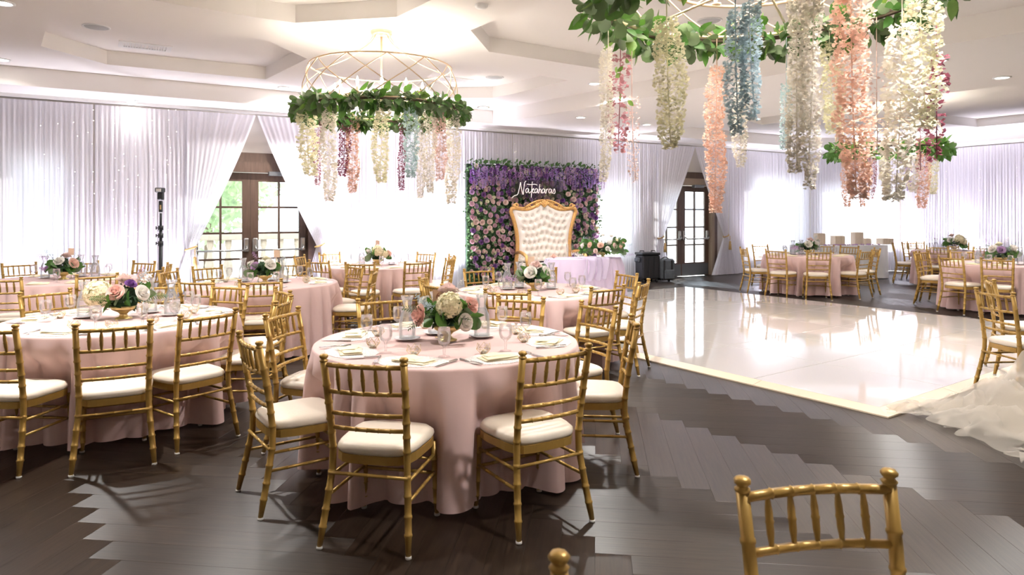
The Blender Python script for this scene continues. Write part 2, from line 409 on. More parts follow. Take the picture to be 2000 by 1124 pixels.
# herringbone lattice: pairs of planks shifted by (PW,-PW), repeating by (PL, PL)
for i in range(-90, 91):
    for j in range(-16, 17):
        ox = i * PW + j * PL; oy = -i * PW + j * PL
        if abs(ox) > 26 or abs(oy) > 26: continue
        for kind in (0, 1):
            cx, cy = (ox + PL / 2, oy + PW / 2) if kind == 0 else (ox + PL - PW / 2, oy + PW + PL / 2)
            c = FO + fx * cx + fy * cy
            if c.y > -1.0 and inside(c.x, c.y): planks.append((c, kind))
def plank_mesh(L, W):
    mb = MB(); b = 0.0006; g = 0.0003
    x, y = L / 2 - g, W / 2 - g
    vs = [(-x, -y, -.005), (x, -y, -.005), (x, y, -.005), (-x, y, -.005), (-x, -y, -b), (x, -y, -b), (x, y, -b), (-x, y, -b), (-x + b, -y + b, 0), (x - b, -y + b, 0), (x - b, y - b, 0), (-x + b, y - b, 0)]
    fs = [(8, 9, 10, 11)] + [(i + k, (i + 1) % 4 + k, (i + 1) % 4 + k + 4, i + k + 4) for k in (0, 4) for i in range(4)]
    return vs, fs
PV, PF = plank_mesh(PL, PW)
def plank_meshes():
    out = []
    for k in range(10):
        me = bpy.data.meshes.new('plank'); me.from_pydata(PV, [], PF); me.update()
        uv = me.uv_layers.new(name='UVMap'); u0, v0 = random.random() * 9, random.random() * 9
        for lp in me.loops:
            p = PV[lp.vertex_index]; uv.data[lp.index].uv = (p[0] + u0, p[1] + v0)
        t = me.attributes.new('tone', 'FLOAT', 'POINT'); tv = random.uniform(0.85, 1.18)
        t.data.foreach_set('value', [tv] * len(PV)); me.materials.append(M['plank']); out.append(me)
    return out
PMS = plank_meshes()
def in_view(c):
    if c.y < 1.2: return False
    px = 1000 + c.x / c.y * FPX; py = HY + HC / c.y * FPX
    return -60 < px < 2060 and py < 1180
vis = sorted([p for p in planks if in_view(p[0])], key=lambda q: q[0].length)
near = vis[:300]; nearset = set(id(p) for p in near)
for c, kind in near:
    put('plank', random.choice(PMS), None, floor_o, loc=(c.x, c.y, 0), rot=FA + (0 if kind == 0 else PI / 2))
rv, rf, ruv, rt = [], [], [], []
for p in planks:
    if id(p) in nearset: continue
    c, kind = p; a = FA + (0 if kind == 0 else PI / 2); ca, sa = math.cos(a), math.sin(a); o = len(rv); u0, v0 = random.random() * 9, random.random() * 9; tv = random.uniform(0.85, 1.18)
    for q in PV: rv.append((c.x + q[0] * ca - q[1] * sa, c.y + q[0] * sa + q[1] * ca, q[2])); ruv.append((q[0] + u0, q[1] + v0)); rt.append(tv)
    rf.extend([tuple(i + o for i in f) for f in PF])
me = bpy.data.meshes.new('far_planks'); me.from_pydata(rv, [], rf); me.update()
uv = me.uv_layers.new(name='UVMap'); 
li = [0] * len(me.loops); me.loops.foreach_get('vertex_index', li)
uv.data.foreach_set('uv', [x for i in li for x in ruv[i]])
me.attributes.new('tone', 'FLOAT', 'POINT').data.foreach_set('value', rt)
far_planks = put('planks', me, M['plank'], floor_o); far_planks['kind'] = 'stuff'

# outside: terrace, balustrade, trees
MB().box((-4, 34, -0.3), (90, 50, 0.1)).build('terrace', M['terrace'])
struct(bpy.data.objects['terrace'])
def foliage(n, rad, zc, squash, size, seed, nleaf=6):
    rnd = random.Random(seed); mb = MB()
    for i in range(n):
        v = Vector((rnd.gauss(0, 1), rnd.gauss(0, 1), rnd.gauss(0, 1))).normalized() * rad * (0.55 + 0.45 * rnd.random()); v.z *= squash
        s = size * rnd.uniform(.6, 1.3); q = Vector((rnd.gauss(0, 1), rnd.gauss(0, 1), rnd.gauss(0, 1))).normalized(); w = q.orthogonal().normalized(); c = v + Vector((0, 0, zc))
        mb.add([c - q * s, c + w * s * .5, c + q * s, c - w * s * .5], [(0, 1, 2, 3)])
    return mb
M['treeleaf'] = mat('sunlit_tree_leaf', (0.24, 0.33, 0.20), 0.6, var=0.3, vscale=0.9, transl=0.35, trans_color=(0.34, 0.46, 0.24))
OUT = -WN
def tree(px, dist, h, rad, label, seed):
    a = wall_a(px); p = W0 + WD * a + OUT * dist
    t = empty('tree', (p.x, p.y, -0.25)); tag(t, label, 'tree', 'trees beyond the terrace')
    MB().tube([(0, 0, 0), (0.05, 0, h * .35), (0, .05, h * .7)], [0.16, 0.12, 0.06], 8).build('trunk', M['bark'], t)
    foliage(2600, rad, h * .62, 1.0, 0.16, seed).build('foliage', M['treeleaf'], t)
tree(395, 7.0, 5.2, 2.5, 'leafy green tree seen through the left leaf of the left doors', 3)
tree(585, 12.5, 6.0, 2.6, 'pale green tree seen through the right leaf of the left doors', 4)
tree(1330, 13.5, 3.6, 1.6, 'small tree glimpsed through the far doors', 5)
a0 = wall_a(380) - 2.0
bal = empty('balustrade', tuple(W0 + WD * a0 + OUT * 3.0) + (-0.02,), WA); tag(bal, 'cream stone balustrade on the terrace outside the left doors', 'balustrade')
MB().bbox((3.0, 0, 1.12), (6.4, 0.28, 0.14), .02).build('top_rail', M['stone'], bal); MB().bbox((3.0, 0, 0.08), (6.4, 0.28, 0.16), .02).build('base', M['stone'], bal)
bme = MB().lathe([(.07, .16), (.07, .22), (.045, .26), (.10, .45), (.11, .52), (.06, .72), (.05, .86), (.07, .92), (.07, 1.05)], 8).mesh('baluster')
for i in range(17): put('baluster', bme, M['stone'], bal, loc=(0.1 + i * .36, 0, 0))
# ------------------------------------------------------------------ doors
def door(n, A, label):
    p = W0 + WD * A
    t = empty('door_%d' % n, (p.x, p.y, 0), WA); struct(t, label)
    fr = MB(); J = 0.10
    for s in (-1, 1): fr.box((s * (DW / 2 - J / 2), 0.09, DH / 2), (J, 0.30, DH))
    fr.box((0, 0.09, DH - 0.09), (DW - 2 * J, 0.30, 0.18)); fr.build('door_frame', M['doorwood'] if n == 1 else M['frametan'], t)
    tr = MB()
    for s in (-1, 1): tr.box((s * (DW / 2 + 0.05), -0.02, DH / 2), (0.14, 0.04, DH))
    tr.box((0, -0.02, DH + 0.08), (DW + 0.24, 0.04, 0.16)); tr.build('casing', M['doorwood'], t)
    MB().box((0.45, -0.08, DH - 0.20), (0.34, 0.10, 0.07)).box((0.75, -0.09, DH - 0.17), (0.4, 0.03, 0.02)).build('door_closer', M['kick'], t)
    lw = DW / 2 - J - 0.004; lh = DH - 0.19
    for s in (-1, 1):
        lf = MB(); cx = s * (lw / 2 + 0.002); st = 0.135; y = 0.09; th = 0.05
        x0, x1 = cx - lw / 2, cx + lw / 2
        lf.box((x0 + st / 2, y, lh / 2), (st, th, lh)).box((x1 - st / 2, y, lh / 2), (st, th, lh))
        gw = lw - 2 * st; kb = 0.34; gh = lh - kb - 0.15
        lf.box((cx, y, 0.06), (gw, th, 0.12)).box((cx, y, kb - .04), (gw, th, 0.08)).box((cx, y, lh - 0.075), (gw, th, 0.15))
        lf.box((cx, y, kb + gh / 2), (0.035, th * .8, gh))
        for r in range(1, 4): lf.box((cx, y + .001, kb + gh * r / 4), (gw, th * .78, 0.035))
        leaf = lf.build('door_leaf', M['doorwood'], t)
        for r in range(4):
            for c in (0, 1):
                MB().box((cx + (c - .5) * gw / 2, y, kb + gh * (r + .5) / 4), (gw / 2 - .034, 0.008, gh / 4 - .034)).build('pane', M['pane'], leaf)
        MB().box((cx, y - .032, 0.16), (lw - .04, 0.008, 0.30)).build('kick_plate', M['kick'], leaf)
        bar = MB(); zb = 0.98
        for q in (-1, 1):
            bx = cx + q * (lw / 2 - 0.07)
            bar.bbox((bx, y - 0.05, zb + .06), (0.085, 0.05, 0.24), .015)
            bar.tube([(bx, y - .07, zb + .05), (bx, y - .12, zb), (bx - q * .06, y - .125, zb - .03)], .014, 6)
        bar.tube([(cx - lw / 2 + .1, y - .125, zb - .03), (cx + lw / 2 - .1, y - .125, zb - .03)], .017, 8)
        bar.build('push_bar', M['steel'], leaf)
    return t
door(1, D1A, 'dark wood glazed double doors with push bars, between the left drapes')
door(2, D2A, 'dark wood glazed double doors with push bars, beside the luggage')

# ------------------------------------------------------------------ drapes
DOFF = 0.20; ZT = 3.29
def drape(P, dvec, nvec, a0, a1, label, seed, zb=0.015, off=DOFF, fold=0.066, amp=0.020):
    rnd = random.Random(seed); L = a1 - a0; n = max(12, int(L / fold * 7)); rows = []
    ph = [rnd.uniform(0, 6.28) for _ in range(4)]
    zs = [ZT, ZT - .05, ZT - .12, 2.5, 1.6, 0.8, 0.25, zb]
    for k, z in enumerate(zs):
        row = []; grow = 0.55 if k < 2 else min(1.25, 0.7 + 0.18 * k)
        for i in range(n + 1):
            a = a0 + L * i / n; w = 2 * PI * a / fold
            y = math.sin(w + 1.4 * math.sin(a * 2.3 + ph[0])) * .6 + .3 * math.sin(w * .47 + ph[1]) + .35 * math.sin(w * .21 + ph[2]) * min(1, k / 3)
            p = P + dvec * (a + .004 * math.sin(w * 2)) + nvec * (off + amp * grow * y)
            row.append((p.x, p.y, z))
        rows.append(row)
    o = MB().grid(rows).build('drape_panel', M['drape']); tag(o, label, 'drape', 'white sheer drapes round the hall'); return o
def tied(P, dvec, nvec, top0, top1, tie, label, seed, zt=1.02, flare=0.28, off=DOFF + 0.06):
    """a drape gathered back at one side: top spans top0..top1, pulled to 'tie' at zt"""
    rnd = random.Random(seed); L = abs(top1 - top0); n = int(L / .075 * 7); rows = []; nf = L / .075
    ph = rnd.uniform(0, 6)
    zs = [ZT, ZT - .06, ZT - .15] + [ZT - .15 - (ZT - .15 - zt) * (k / 12) for k in range(1, 13)] + [zt - .08, zt - .25, zt - .5, zt - .75, 0.015]
    for z in zs:
        row = []
        for i in range(n + 1):
            u = i / n; a = top0 + (top1 - top0) * u
            if z >= zt:
                v = (ZT - z) / (ZT - zt); e = v ** 1.06; am = .021 * (1 - .2 * v)
                x = a + (tie + (u - .5) * .13 * (1 if top1 > top0 else -1) - a) * e
                # bow the free edge
                x += (1 if top1 > top0 else -1) * u * .02 * math.sin(PI * min(1, v))
            else:
                w = (zt - z) / zt; x = tie + (u - .5) * (.13 + 2 * flare * w) * (1 if top1 > top0 else -1); am = .02 + .035 * w
            y = math.sin(2 * PI * u * nf * .8 + ph) * .6 + .4 * math.sin(2 * PI * u * nf * .29 + ph * 2)
            p = P + dvec * x + nvec * (off + am * y); row.append((p.x, p.y, z))
        rows.append(row)
    t = empty('tied_drape', tuple(P + dvec * tie + nvec * off) + (0,), 0); tag(t, label, 'drape', 'tied back door drapes')
    mb = MB().grid(rows); mb.xform(Matrix.Translation(-t.location)); mb.build('fabric', M['drape'], t)
    ang = math.atan2(dvec.y, dvec.x); c, s = math.cos(ang), math.sin(ang)
    def loc(x, y, z): return (x * c - y * s, x * s + y * c, z)
    pts = [loc(.085 * math.cos(q), .06 * math.sin(q), zt + .03 * math.cos(q)) for q in [2 * PI * k / 16 for k in range(16)]]
    MB().tube(pts, .016, 6, closed=True).build('tieback_rope', M['ropegold'], t)
    q = loc(.05, -.09, 0)
    tm = MB().tube([(q[0], q[1], zt), (q[0], q[1], zt - .12)], .008, 6).lathe([(.012, zt - .13), (.03, zt - .16), (.024, zt - .19), (.032, zt - .22), (.042, zt - .36)], 8, (q[0], q[1], 0))
    tm.build('tassel', M['ropegold'], t)
def D(a0, a1, label, seed): return drape(W0, WD, WN, a0, a1, label, seed)
aL = -15.3; e = .02
D(aL, wall_a(182, DOFF), 'white sheer drape with bright window behind, far left of the hall', 1)
D(wall_a(182, DOFF) + e, wall_a(366, DOFF), 'white sheer drape behind the black light stand', 2)
tied(W0, WD, WN, wall_a(366, .26), wall_a(500, .26), wall_a(373, .26), 'white drape tied back on the left side of the left doors', 3)
tied(W0, WD, WN, wall_a(640, .26), wall_a(502, .26), wall_a(625, .26), 'white drape tied back on the right side of the left doors', 4)
D(wall_a(626, DOFF), wall_a(772, DOFF), 'white sheer drape just right of the left doors', 5)
D(wall_a(772, DOFF) + e, wall_a(1000, DOFF), 'white sheer drape behind the left half of the flower wall', 6)
D(wall_a(1000, DOFF) + e, wall_a(1285, DOFF), 'white sheer drape between the flower wall and the far doors', 7)
tied(W0, WD, WN, wall_a(1284, .26), wall_a(1358, .26), wall_a(1291, .26), 'white drape tied back on the left side of the far doors', 8, flare=.24)
tied(W0, WD, WN, wall_a(1425, .26), wall_a(1358.5, .26), wall_a(1418, .26), 'white drape tied back on the right side of the far doors', 9, flare=.42)
D(wall_a(1424, DOFF), 4.75, 'bright white sheer drape right of the far doors, behind the chairs', 10)
dC = (C2 - C1).normalized(); nC = Vector((dC.y, -dC.x))
drape(C1, dC, nC, 0.08, L2 - 0.08, 'white sheer drape with glowing window behind, over the gift table', 11)
dR = (C3 - C2).normalized(); nR = Vector((dR.y, -dR.x))
drape(C2, dR, nR, 0.10, 4.2, 'pale grey white sheer drape on the right wall', 12)
drape(C2, dR, nR, 4.22, 9.0, 'white sheer drape on the right wall beyond the frame edge', 13)

def fairy(pxs, y0, y1, label, seed):
    rnd = random.Random(seed); mb = MB()
    for px in pxs:
        a = wall_a(px, DOFF + .07); p0 = W0 + WD * a + WN * (DOFF + .07)
        z = HC + (HY - y0) / FPX * p0.y; zb = HC + (HY - y1) / FPX * p0.y
        while z > zb:
            if rnd.random() < .72: mb.sphere((p0.x + rnd.uniform(-.05, .05), p0.y, z), .0065, 5, 3)
            z -= rnd.uniform(.14, .24)
    o = mb.build('fairy_lights', M['fairy']); tag(o, label, 'string lights', kind='stuff')
fairy((85, 108, 146, 178, 226, 245, 268, 273, 295, 327, 330, 345), 215, 500, 'tiny warm fairy lights hanging on the left drapes', 2)
fairy((670, 730, 785, 812, 850, 900), 300, 520, 'tiny fairy lights on the drape left of the flower wall', 3)
fairy((1009, 1010, 1037, 970), 281, 330, 'tiny fairy lights on the drape above the flower wall', 4)
def fairyR():
    rnd = random.Random(9); mb = MB()
    for a in (.9, 1.3, 2.1, 2.9):
        p0 = C2 + dR * a + nR * (DOFF + .07); z = 2.9
        while z > 1.2:
            if rnd.random() < .6: mb.sphere((p0.x, p0.y, z), .0065, 5, 3)
            z -= rnd.uniform(.18, .34)
    tag(mb.build('fairy_lights', M['fairy']), 'tiny fairy lights hanging on the right wall drape', 'string lights', kind='stuff')
fairyR()

# ------------------------------------------------------------------ ceiling fixtures
dl_frame = MB().lathe([(.105, 0), (.105, -.012), (.08, -.014), (.075, .0)], 20, caps=False).mesh('trim_ring')
dl_lens = MB().lathe([(.001, -.004), (.076, -.004)], 20, caps=False).mesh('lens')
ld = bpy.data.lights.new('downlight', 'AREA'); ld.shape = 'DISK'; ld.size = .15; ld.energy = DOWNLIGHT_W; ld.color = (1, .965, .93); ld.spread = math.radians(140)
ld2 = ld.copy(); ld2.energy = DOWNLIGHT_W * .05
ld3 = ld.copy(); ld3.energy = DOWNLIGHT_W * .30
def downlight(p, label):
    t = empty('downlight', p); tag(t, label, 'ceiling light', 'recessed downlights')
    put('trim_ring', dl_frame, M['white_paint'], t); put('lens', dl_lens, M['downglow'], t)
    lo = bpy.data.objects.new('lamp', ld2 if (p.x < -4.6 and p.y > 6.3) else ld3 if (p.z < Z1 + .01 and p.y > 8.9) else ld); COL.objects.link(lo); lo.parent = t; lo.location = (0, 0, -.02)
for px, py, z, lab in ((5, 5, Z2, 'recessed round downlight in the top left corner of the ceiling'), (3, 116, Z2, 'recessed round downlight at the left edge above the drapes'),
    (258, 197, Z1, 'recessed round downlight in the soffit above the left drapes'), (555, 171, Z2, 'recessed round downlight left of the flower chandelier'),
    (944, 209, Z1, 'recessed round downlight in the soffit above the flower wall'), (1161, 163, Z2, 'recessed round downlight left of the near mauve flower strand'),
    (1134, 229, Z1, 'recessed round downlight above the right end of the flower wall'), (1263, 243, Z1, 'recessed round downlight above the far doors'),
    (1832, 118, Z1, 'recessed round downlight beside the green leaf at upper right'), (1957, 151, Z1, 'large recessed round downlight at upper right of the ceiling')):
    downlight(at(px, py, z), lab)
for x, y, z, w in ((-2.9, 4.6, Z2, 'above the front left table'), (0.7, 5.6, Z2, 'above the nearest centre table'), (1.9, 2.2, Z2, 'above the foreground chair'), (-4.9, 6.0, Z2, 'above the left edge chairs'), (6.8, 4.6, Z1, 'right of the tulle heap'),
                (9.5, 4.5, Z1, 'far right of the frame, nearer the camera'), (13, 6, Z2, 'beyond the right frame edge'), (15.5, 8, Z1, 'by the right wall beyond the frame'), (9.2, 11.5, Z2, 'above the right edge table'), (12.3, 9.0, Z2, 'right of the right edge table')):
    downlight(Vector((x, y, z)), 'added unseen fill downlight ' + w)  # fill lamps outside the frame, added to brighten tables and chairs
def ceiling_speaker(px, py, z, lab):
    t = empty('ceiling_speaker', at(px, py, z)); tag(t, lab, 'speaker', 'ceiling speakers')
    MB().lathe([(.15, 0), (.15, -.010), (.135, -.012), (.13, -.004)], 24, caps=False).build('rim', M['white_paint'], t)
    MB().lathe([(.13, -.002), (.12, -.010), (.001, -.012)], 24, caps=False).build('grille', M['grille'], t)
ceiling_speaker(188, 52, Z3, 'round grey ceiling speaker beside the air vent at left')
ceiling_speaker(966, 151, Z3, 'round grey ceiling speaker right of the far air vent')
ceiling_speaker(1385, 40, Z3, 'round grey ceiling speaker seen through the near chandelier')
def vent(px, py, z, rz, lab):
    t = empty('air_vent', at(px, py, z), rz); tag(t, lab, 'vent', 'ceiling vents')
    w, h = .62, .36; f = MB()
    for s in (-1, 1): f.box((0, s * (h / 2 - .03), -.008), (w, .06, .016)).box((s * (w / 2 - .03), 0, -.008), (.06, h - .12, .016))
    f.box((0, 0, -.006), (.015, h - .12, .012)); f.build('frame', M['white_paint'], t)
    MB().box((0, 0, .02), (w - .1, h - .1, .01)).build('backing', M['dark'], t)
    lm = MB().box((0, 0, 0), (.012, h - .13, .025)); lm.xform(Matrix.Rotation(.6, 4, 'Y')); lme = lm.mesh('louvre')
    for i in range(16):
        if i in (7, 8): continue
        put('louvre', lme, M['white_paint'], t, loc=(-w / 2 + .08 + i * (w - .16) / 15, 0, -.004))
vent(284, 90, Z3, WA, 'white louvred air vent in the left ceiling tray')
vent(884, 155, Z3, WA, 'white louvred air vent in the tray behind the left chandelier')
sd = empty('smoke_detector', at(940, 9, Z2)); tag(sd, 'small round white smoke detector right of the left chandelier', 'smoke detector')
MB().lathe([(.065, 0), (.065, -.02), (.05, -.035), (.001, -.04)], 16, caps=False).build('housing', M['white_paint'], sd)

# LED uplights that wash the drapes in lavender white
ul = bpy.data.lights.new('uplight', 'SPOT'); ul.energy = UPLIGHT_W * 1.7; ul.color = (.90, .87, 1.0); ul.spot_size = math.radians(100); ul.spot_blend = 1.0; ul.shadow_soft_size = .04
ul2 = ul.copy(); ul2.energy = UPLIGHT_W * .5
UPM = [MB().lathe([(.001, .03), (.06, .03), (.075, .05), (.075, .17), (.066, .17), (.06, .15)], 14, caps=False).mesh('can'), MB().lathe([(.001, .15), (.062, .15)], 14, caps=False).mesh('lens'), MB().box((0, 0, .012), (.16, .12, .024)).box((.083, 0, .06), (.008, .03, .1)).box((-.083, 0, .06), (.008, .03, .1)).mesh('yoke')]
M['uplens'] = mat('uplight_lens', (.8, .8, .9), .3, emit=((.8, .76, 1.0), 6.0))
def uplight(P, d, n, a, where):
    q = P + d * a + n * .52; t = empty('uplight', (q.x, q.y, 0), math.atan2(d.y, d.x)); tag(t, 'small black LED uplight on the floor, ' + where, 'uplight', 'drape uplights')
    put('can', UPM[0], M['black'], t); put('lens', UPM[1], M['uplens'], t); put('yoke', UPM[2], M['black'], t)
    lo = bpy.data.objects.new('beam', ul2 if q.x < -3.5 else ul); COL.objects.link(lo); lo.parent = t; lo.location = (0, 0, .18); lo.rotation_euler = (PI - .22, 0, 0)
for px, wh in ((60, 'behind the far left table'), (215, 'left of the light stand'), (350, 'left of the left doors'), (660, 'right of the left doors'), (775, 'under the middle drape'), (880, 'left of the flower wall'), (1195, 'right of the flower wall'), (1262, 'behind the luggage'), (1500, 'behind the chairs right of the far doors')): uplight(W0, WD, WN, wall_a(px, .52), wh)
uplight(C2, dR, nR, .5, 'in the far right corner'); uplight(C2, dR, nR, 1.9, 'at the right wall drape'); uplight(C2, dR, nR, 3.4, 'at the right wall near the frame edge')
# ------------------------------------------------------------------ dance floor
DC = at(1735, 818); DA = math.radians(35.0); DT = 0.035
du, dv = Vector((math.cos(DA), math.sin(DA))), Vector((-math.sin(DA), math.cos(DA)))
df = empty('dance_floor', (DC.x, DC.y, 0), DA); tag(df, 'glossy white square dance floor of large panels', 'dance floor')
NU, NV, PB, PS = 5, 6, 0.13, 1.17
pm = MB().bbox((0, 0, DT / 2 + .002), (PS - .006, PS - .006, DT - .004), .001).mesh('panel')
for i in range(NU):
    for j in range(NV): put('panel', pm, M['dance'], df, loc=(PB + PS * (i + .5), PB + PS * (j + .5), 0))
MB().box((PB + PS * NU / 2, PB + PS * NV / 2, .006), (PS * NU, PS * NV, .008)).build('underlay', M['dark'], df)
UU, VV = PB * 2 + PS * NU, PB * 2 + PS * NV
def edge(x0, y0, x1, y1, nx, ny, n):
    for k in range(n):
        g = .002
        ta, tb = k / n, (k + 1) / n
        a = Vector((x0 + (x1 - x0) * ta, y0 + (y1 - y0) * ta)); b = Vector((x0 + (x1 - x0) * tb, y0 + (y1 - y0) * tb)); d = (b - a).normalized()
        ma, mb_ = (PB if k == 0 else g), (PB if k == n - 1 else g)
        i0, i1 = a + d * ma + Vector((nx, ny)) * PB, b - d * mb_ + Vector((nx, ny)) * PB
        o0, o1 = a + d * (0 if k == 0 else g), b - d * (0 if k == n - 1 else g)
        h = .012
        MB().add([(o0.x, o0.y, .001), (o1.x, o1.y, .001), (i1.x, i1.y, .001), (i0.x, i0.y, .001), (o0.x, o0.y, h), (o1.x, o1.y, h), (i1.x, i1.y, DT), (i0.x, i0.y, DT)],
                 [(3, 2, 1, 0), (4, 5, 6, 7), (0, 1, 5, 4), (1, 2, 6, 5), (2, 3, 7, 6), (3, 0, 4, 7)]).build('edge_ramp', M['dance_edge'], df)
edge(0, 0, 0, VV, 1, 0, NV); edge(UU, VV, UU, 0, -1, 0, NV); edge(UU, 0, 0, 0, 0, 1, NU); edge(0, VV, UU, VV, 0, -1, NU)

# ------------------------------------------------------------------ chiavari chair
def bamboo(pts, r, rings, n=8):
    """tube along a path with swollen rings at given fractions"""
    P = [Vector(p) for p in pts]; seg = [(P[i + 1] - P[i]).length for i in range(len(P) - 1)]; T = sum(seg)
    ts = sorted(set([0, 1] + [sum(seg[:i]) / T for i in range(len(P))] + [x for q in rings for x in (q - .009, q - .004, q + .004, q + .009)]))
    out = []; rad = []
    for t in ts:
        if t < 0 or t > 1: continue
        d = t * T; i = 0
        while i < len(seg) - 1 and d > seg[i]: d -= seg[i]; i += 1
        out.append(P[i].lerp(P[i + 1], d / seg[i])); rad.append(r * (1.17 if any(abs(t - q) <= .0045 for q in rings) else 1))
    return out, rad
def bez(p0, p1, p2, n): return [tuple((1 - t) ** 2 * Vector(p0) + 2 * t * (1 - t) * Vector(p1) + t * t * Vector(p2)) for t in [i / n for i in range(n + 1)]]
CM = {}
def chair_meshes():
    def post_path(s):
        return [(s * .222, -.262, .012), (s * .205, -.222, .20), (s * .190, -.192, .36), (s * .188, -.190, .45), (s * .191, -.205, .58), (s * .196, -.232, .74), (s * .200, -.262, .885)]
    for s, k in ((-1, 'postL'), (1, 'postR')):
        pts, rad = bamboo(post_path(s), .0175, (.10, .19, .29, .385, .52, .60, .68, .77, .87)); rad[0] = .013
        mb = MB().tube(pts, rad, 8)
        x, y, z = post_path(s)[-1]
        mb.lathe([(.0175, 0), (.0205, .004), (.0205, .008), (.014, .012), (.014, .016), (.021, .022), (.022, .029), (.016, .036), (.001, .038)], 8, (x, y, z), caps=False)
        CM[k] = mb.mesh('back_post')
        f = [(s * .205, .200, .012), (s * .19, .185, .395)]
        pts, rad = bamboo(f, .0165, (.15, .35, .55, .75)); rad[0] = .012
        CM['leg' + k[-1]] = MB().tube(pts, rad, 8).mesh('leg')
    CM['cap'] = MB().lathe([(.014, 0), (.016, .004), (.015, .014)], 8).mesh('foot_cap')
    def rail(x, y, z, bow, r, n=8):
        ps = bez((-x, y, z), (0, y - 2 * bow, z), (x, y, z), 10); pts, rad = bamboo(ps, r, (.2, .35, .5, .65, .8)); return MB().tube(pts, rad, 6)
    CM['top'] = rail(.197, -.254, .872, .026, .0125).mesh('top_rail')
    CM['mid'] = rail(.193, -.232, .742, .024, .011).mesh('spindle_rail')
    CM['rung1'] = rail(.190, -.212, .635, .02, .0105).mesh('rung'); CM['rung2'] = rail(.188, -.200, .562, .018, .0105).mesh('rung')
    CM['sp'] = []
    for i in range(5):
        t = (i + 1) / 6; x = -.195 + .39 * t; b = 4 * t * (1 - t)
        p0 = Vector((x, -.232 - .024 * b, .745)); p1 = Vector((x, -.254 - .026 * b, .870))
        mb = MB().tube([p0.lerp(p1, q) for q in (0, .12, .3, .46, .5, .54, .7, .88, 1)], [.006, .0075, .0105, .0105, .0125, .0105, .0105, .0075, .006], 6)
        CM['sp'].append(mb.mesh('spindle'))
    # seat frame (rounded trapezoid ring) and cushion
    def outline(sc, n=28):
        o = []
        for i in range(n):
            a = 2 * PI * i / n; c, s_ = math.cos(a), math.sin(a); q = 4.5
            r = (abs(c) ** q + abs(s_) ** q) ** (-1 / q); x, y = r * c, r * s_
            w = .205 + .012 * y
            o.append((x * w * sc, y * .205 * sc + .006))
        return o
    fr = MB(); o1, o2 = outline(1.0), outline(.90)
    fr.grid([[(x, y, .392) for x, y in o2], [(x, y, .392) for x, y in o1], [(x, y, .432) for x, y in o1], [(x, y, .437) for x, y in o2], [(x, y, .392) for x, y in o2]], smooth=False, wrap=True)
    CM['frame'] = fr.mesh('seat_frame')
    rows = []
    for sc, z in ((.55, .431), (.985, .434), (1.02, .448), (1.0, .468), (.93, .482), (.75, .489), (.4, .492), (.001, .493)): rows.append([(x, y, z) for x, y in outline(sc)])
    CM['cushion'] = MB().grid(rows, wrap=True).mesh('cushion')
    def st(a, b, r=.0085):
        pts, rad = bamboo([a, b], r, (.25, .5, .75)); return MB().tube(pts, rad, 6).mesh('stretcher')
    CM['st'] = [st((-.198, -.21, .345), (.198, -.21, .345)), st((-.195, .19, .30), (.195, .19, .30)), st((-.197, .193, .225), (.197, .193, .225))]
    for s in (-1, 1): CM['st'] += [st((s * .196, -.205, .325), (s * .194, .188, .325)), st((s * .203, -.22, .235), (s * .198, .193, .235))]
chair_meshes()
def make_chair():
    t = empty('chiavari_chair')
    put('seat_frame', CM['frame'], M['gold'], t); put('cushion', CM['cushion'], M['cushion'], t)
    for s, k in ((-1, 'L'), (1, 'R')):
        p = put('back_post', CM['post' + k], M['gold'], t); put('foot_cap', CM['cap'], M['cap'], p, loc=(s * .222, -.262, 0))
        g = put('leg', CM['leg' + k], M['gold'], t); put('foot_cap', CM['cap'], M['cap'], g, loc=(s * .205, .200, 0))
    put('top_rail', CM['top'], M['gold'], t); put('spindle_rail', CM['mid'], M['gold'], t)
    put('rung', CM['rung1'], M['gold'], t); put('rung', CM['rung2'], M['gold'], t)
    for s in CM['sp']: put('spindle', s, M['gold'], t)
    for s in CM['st']: put('stretcher', s, M['gold'], t)
    return t
PROTO = {'chair': None}
def place_chair(mid, facing, label, group, z=0.0):
    """mid: xy of the middle between the two post tops"""
    if PROTO['chair'] is None: PROTO['chair'] = make_chair(); c = PROTO['chair']
    else: c = copy_tree(PROTO['chair'])
    f = Vector((facing[0], facing[1])).normalized(); o = Vector((mid[0], mid[1])) + f * .265
    c.location = (o.x, o.y, z); c.rotation_euler = (0, 0, math.atan2(f.y, f.x) - PI / 2)
    tag(c, label, 'chair', group); return c

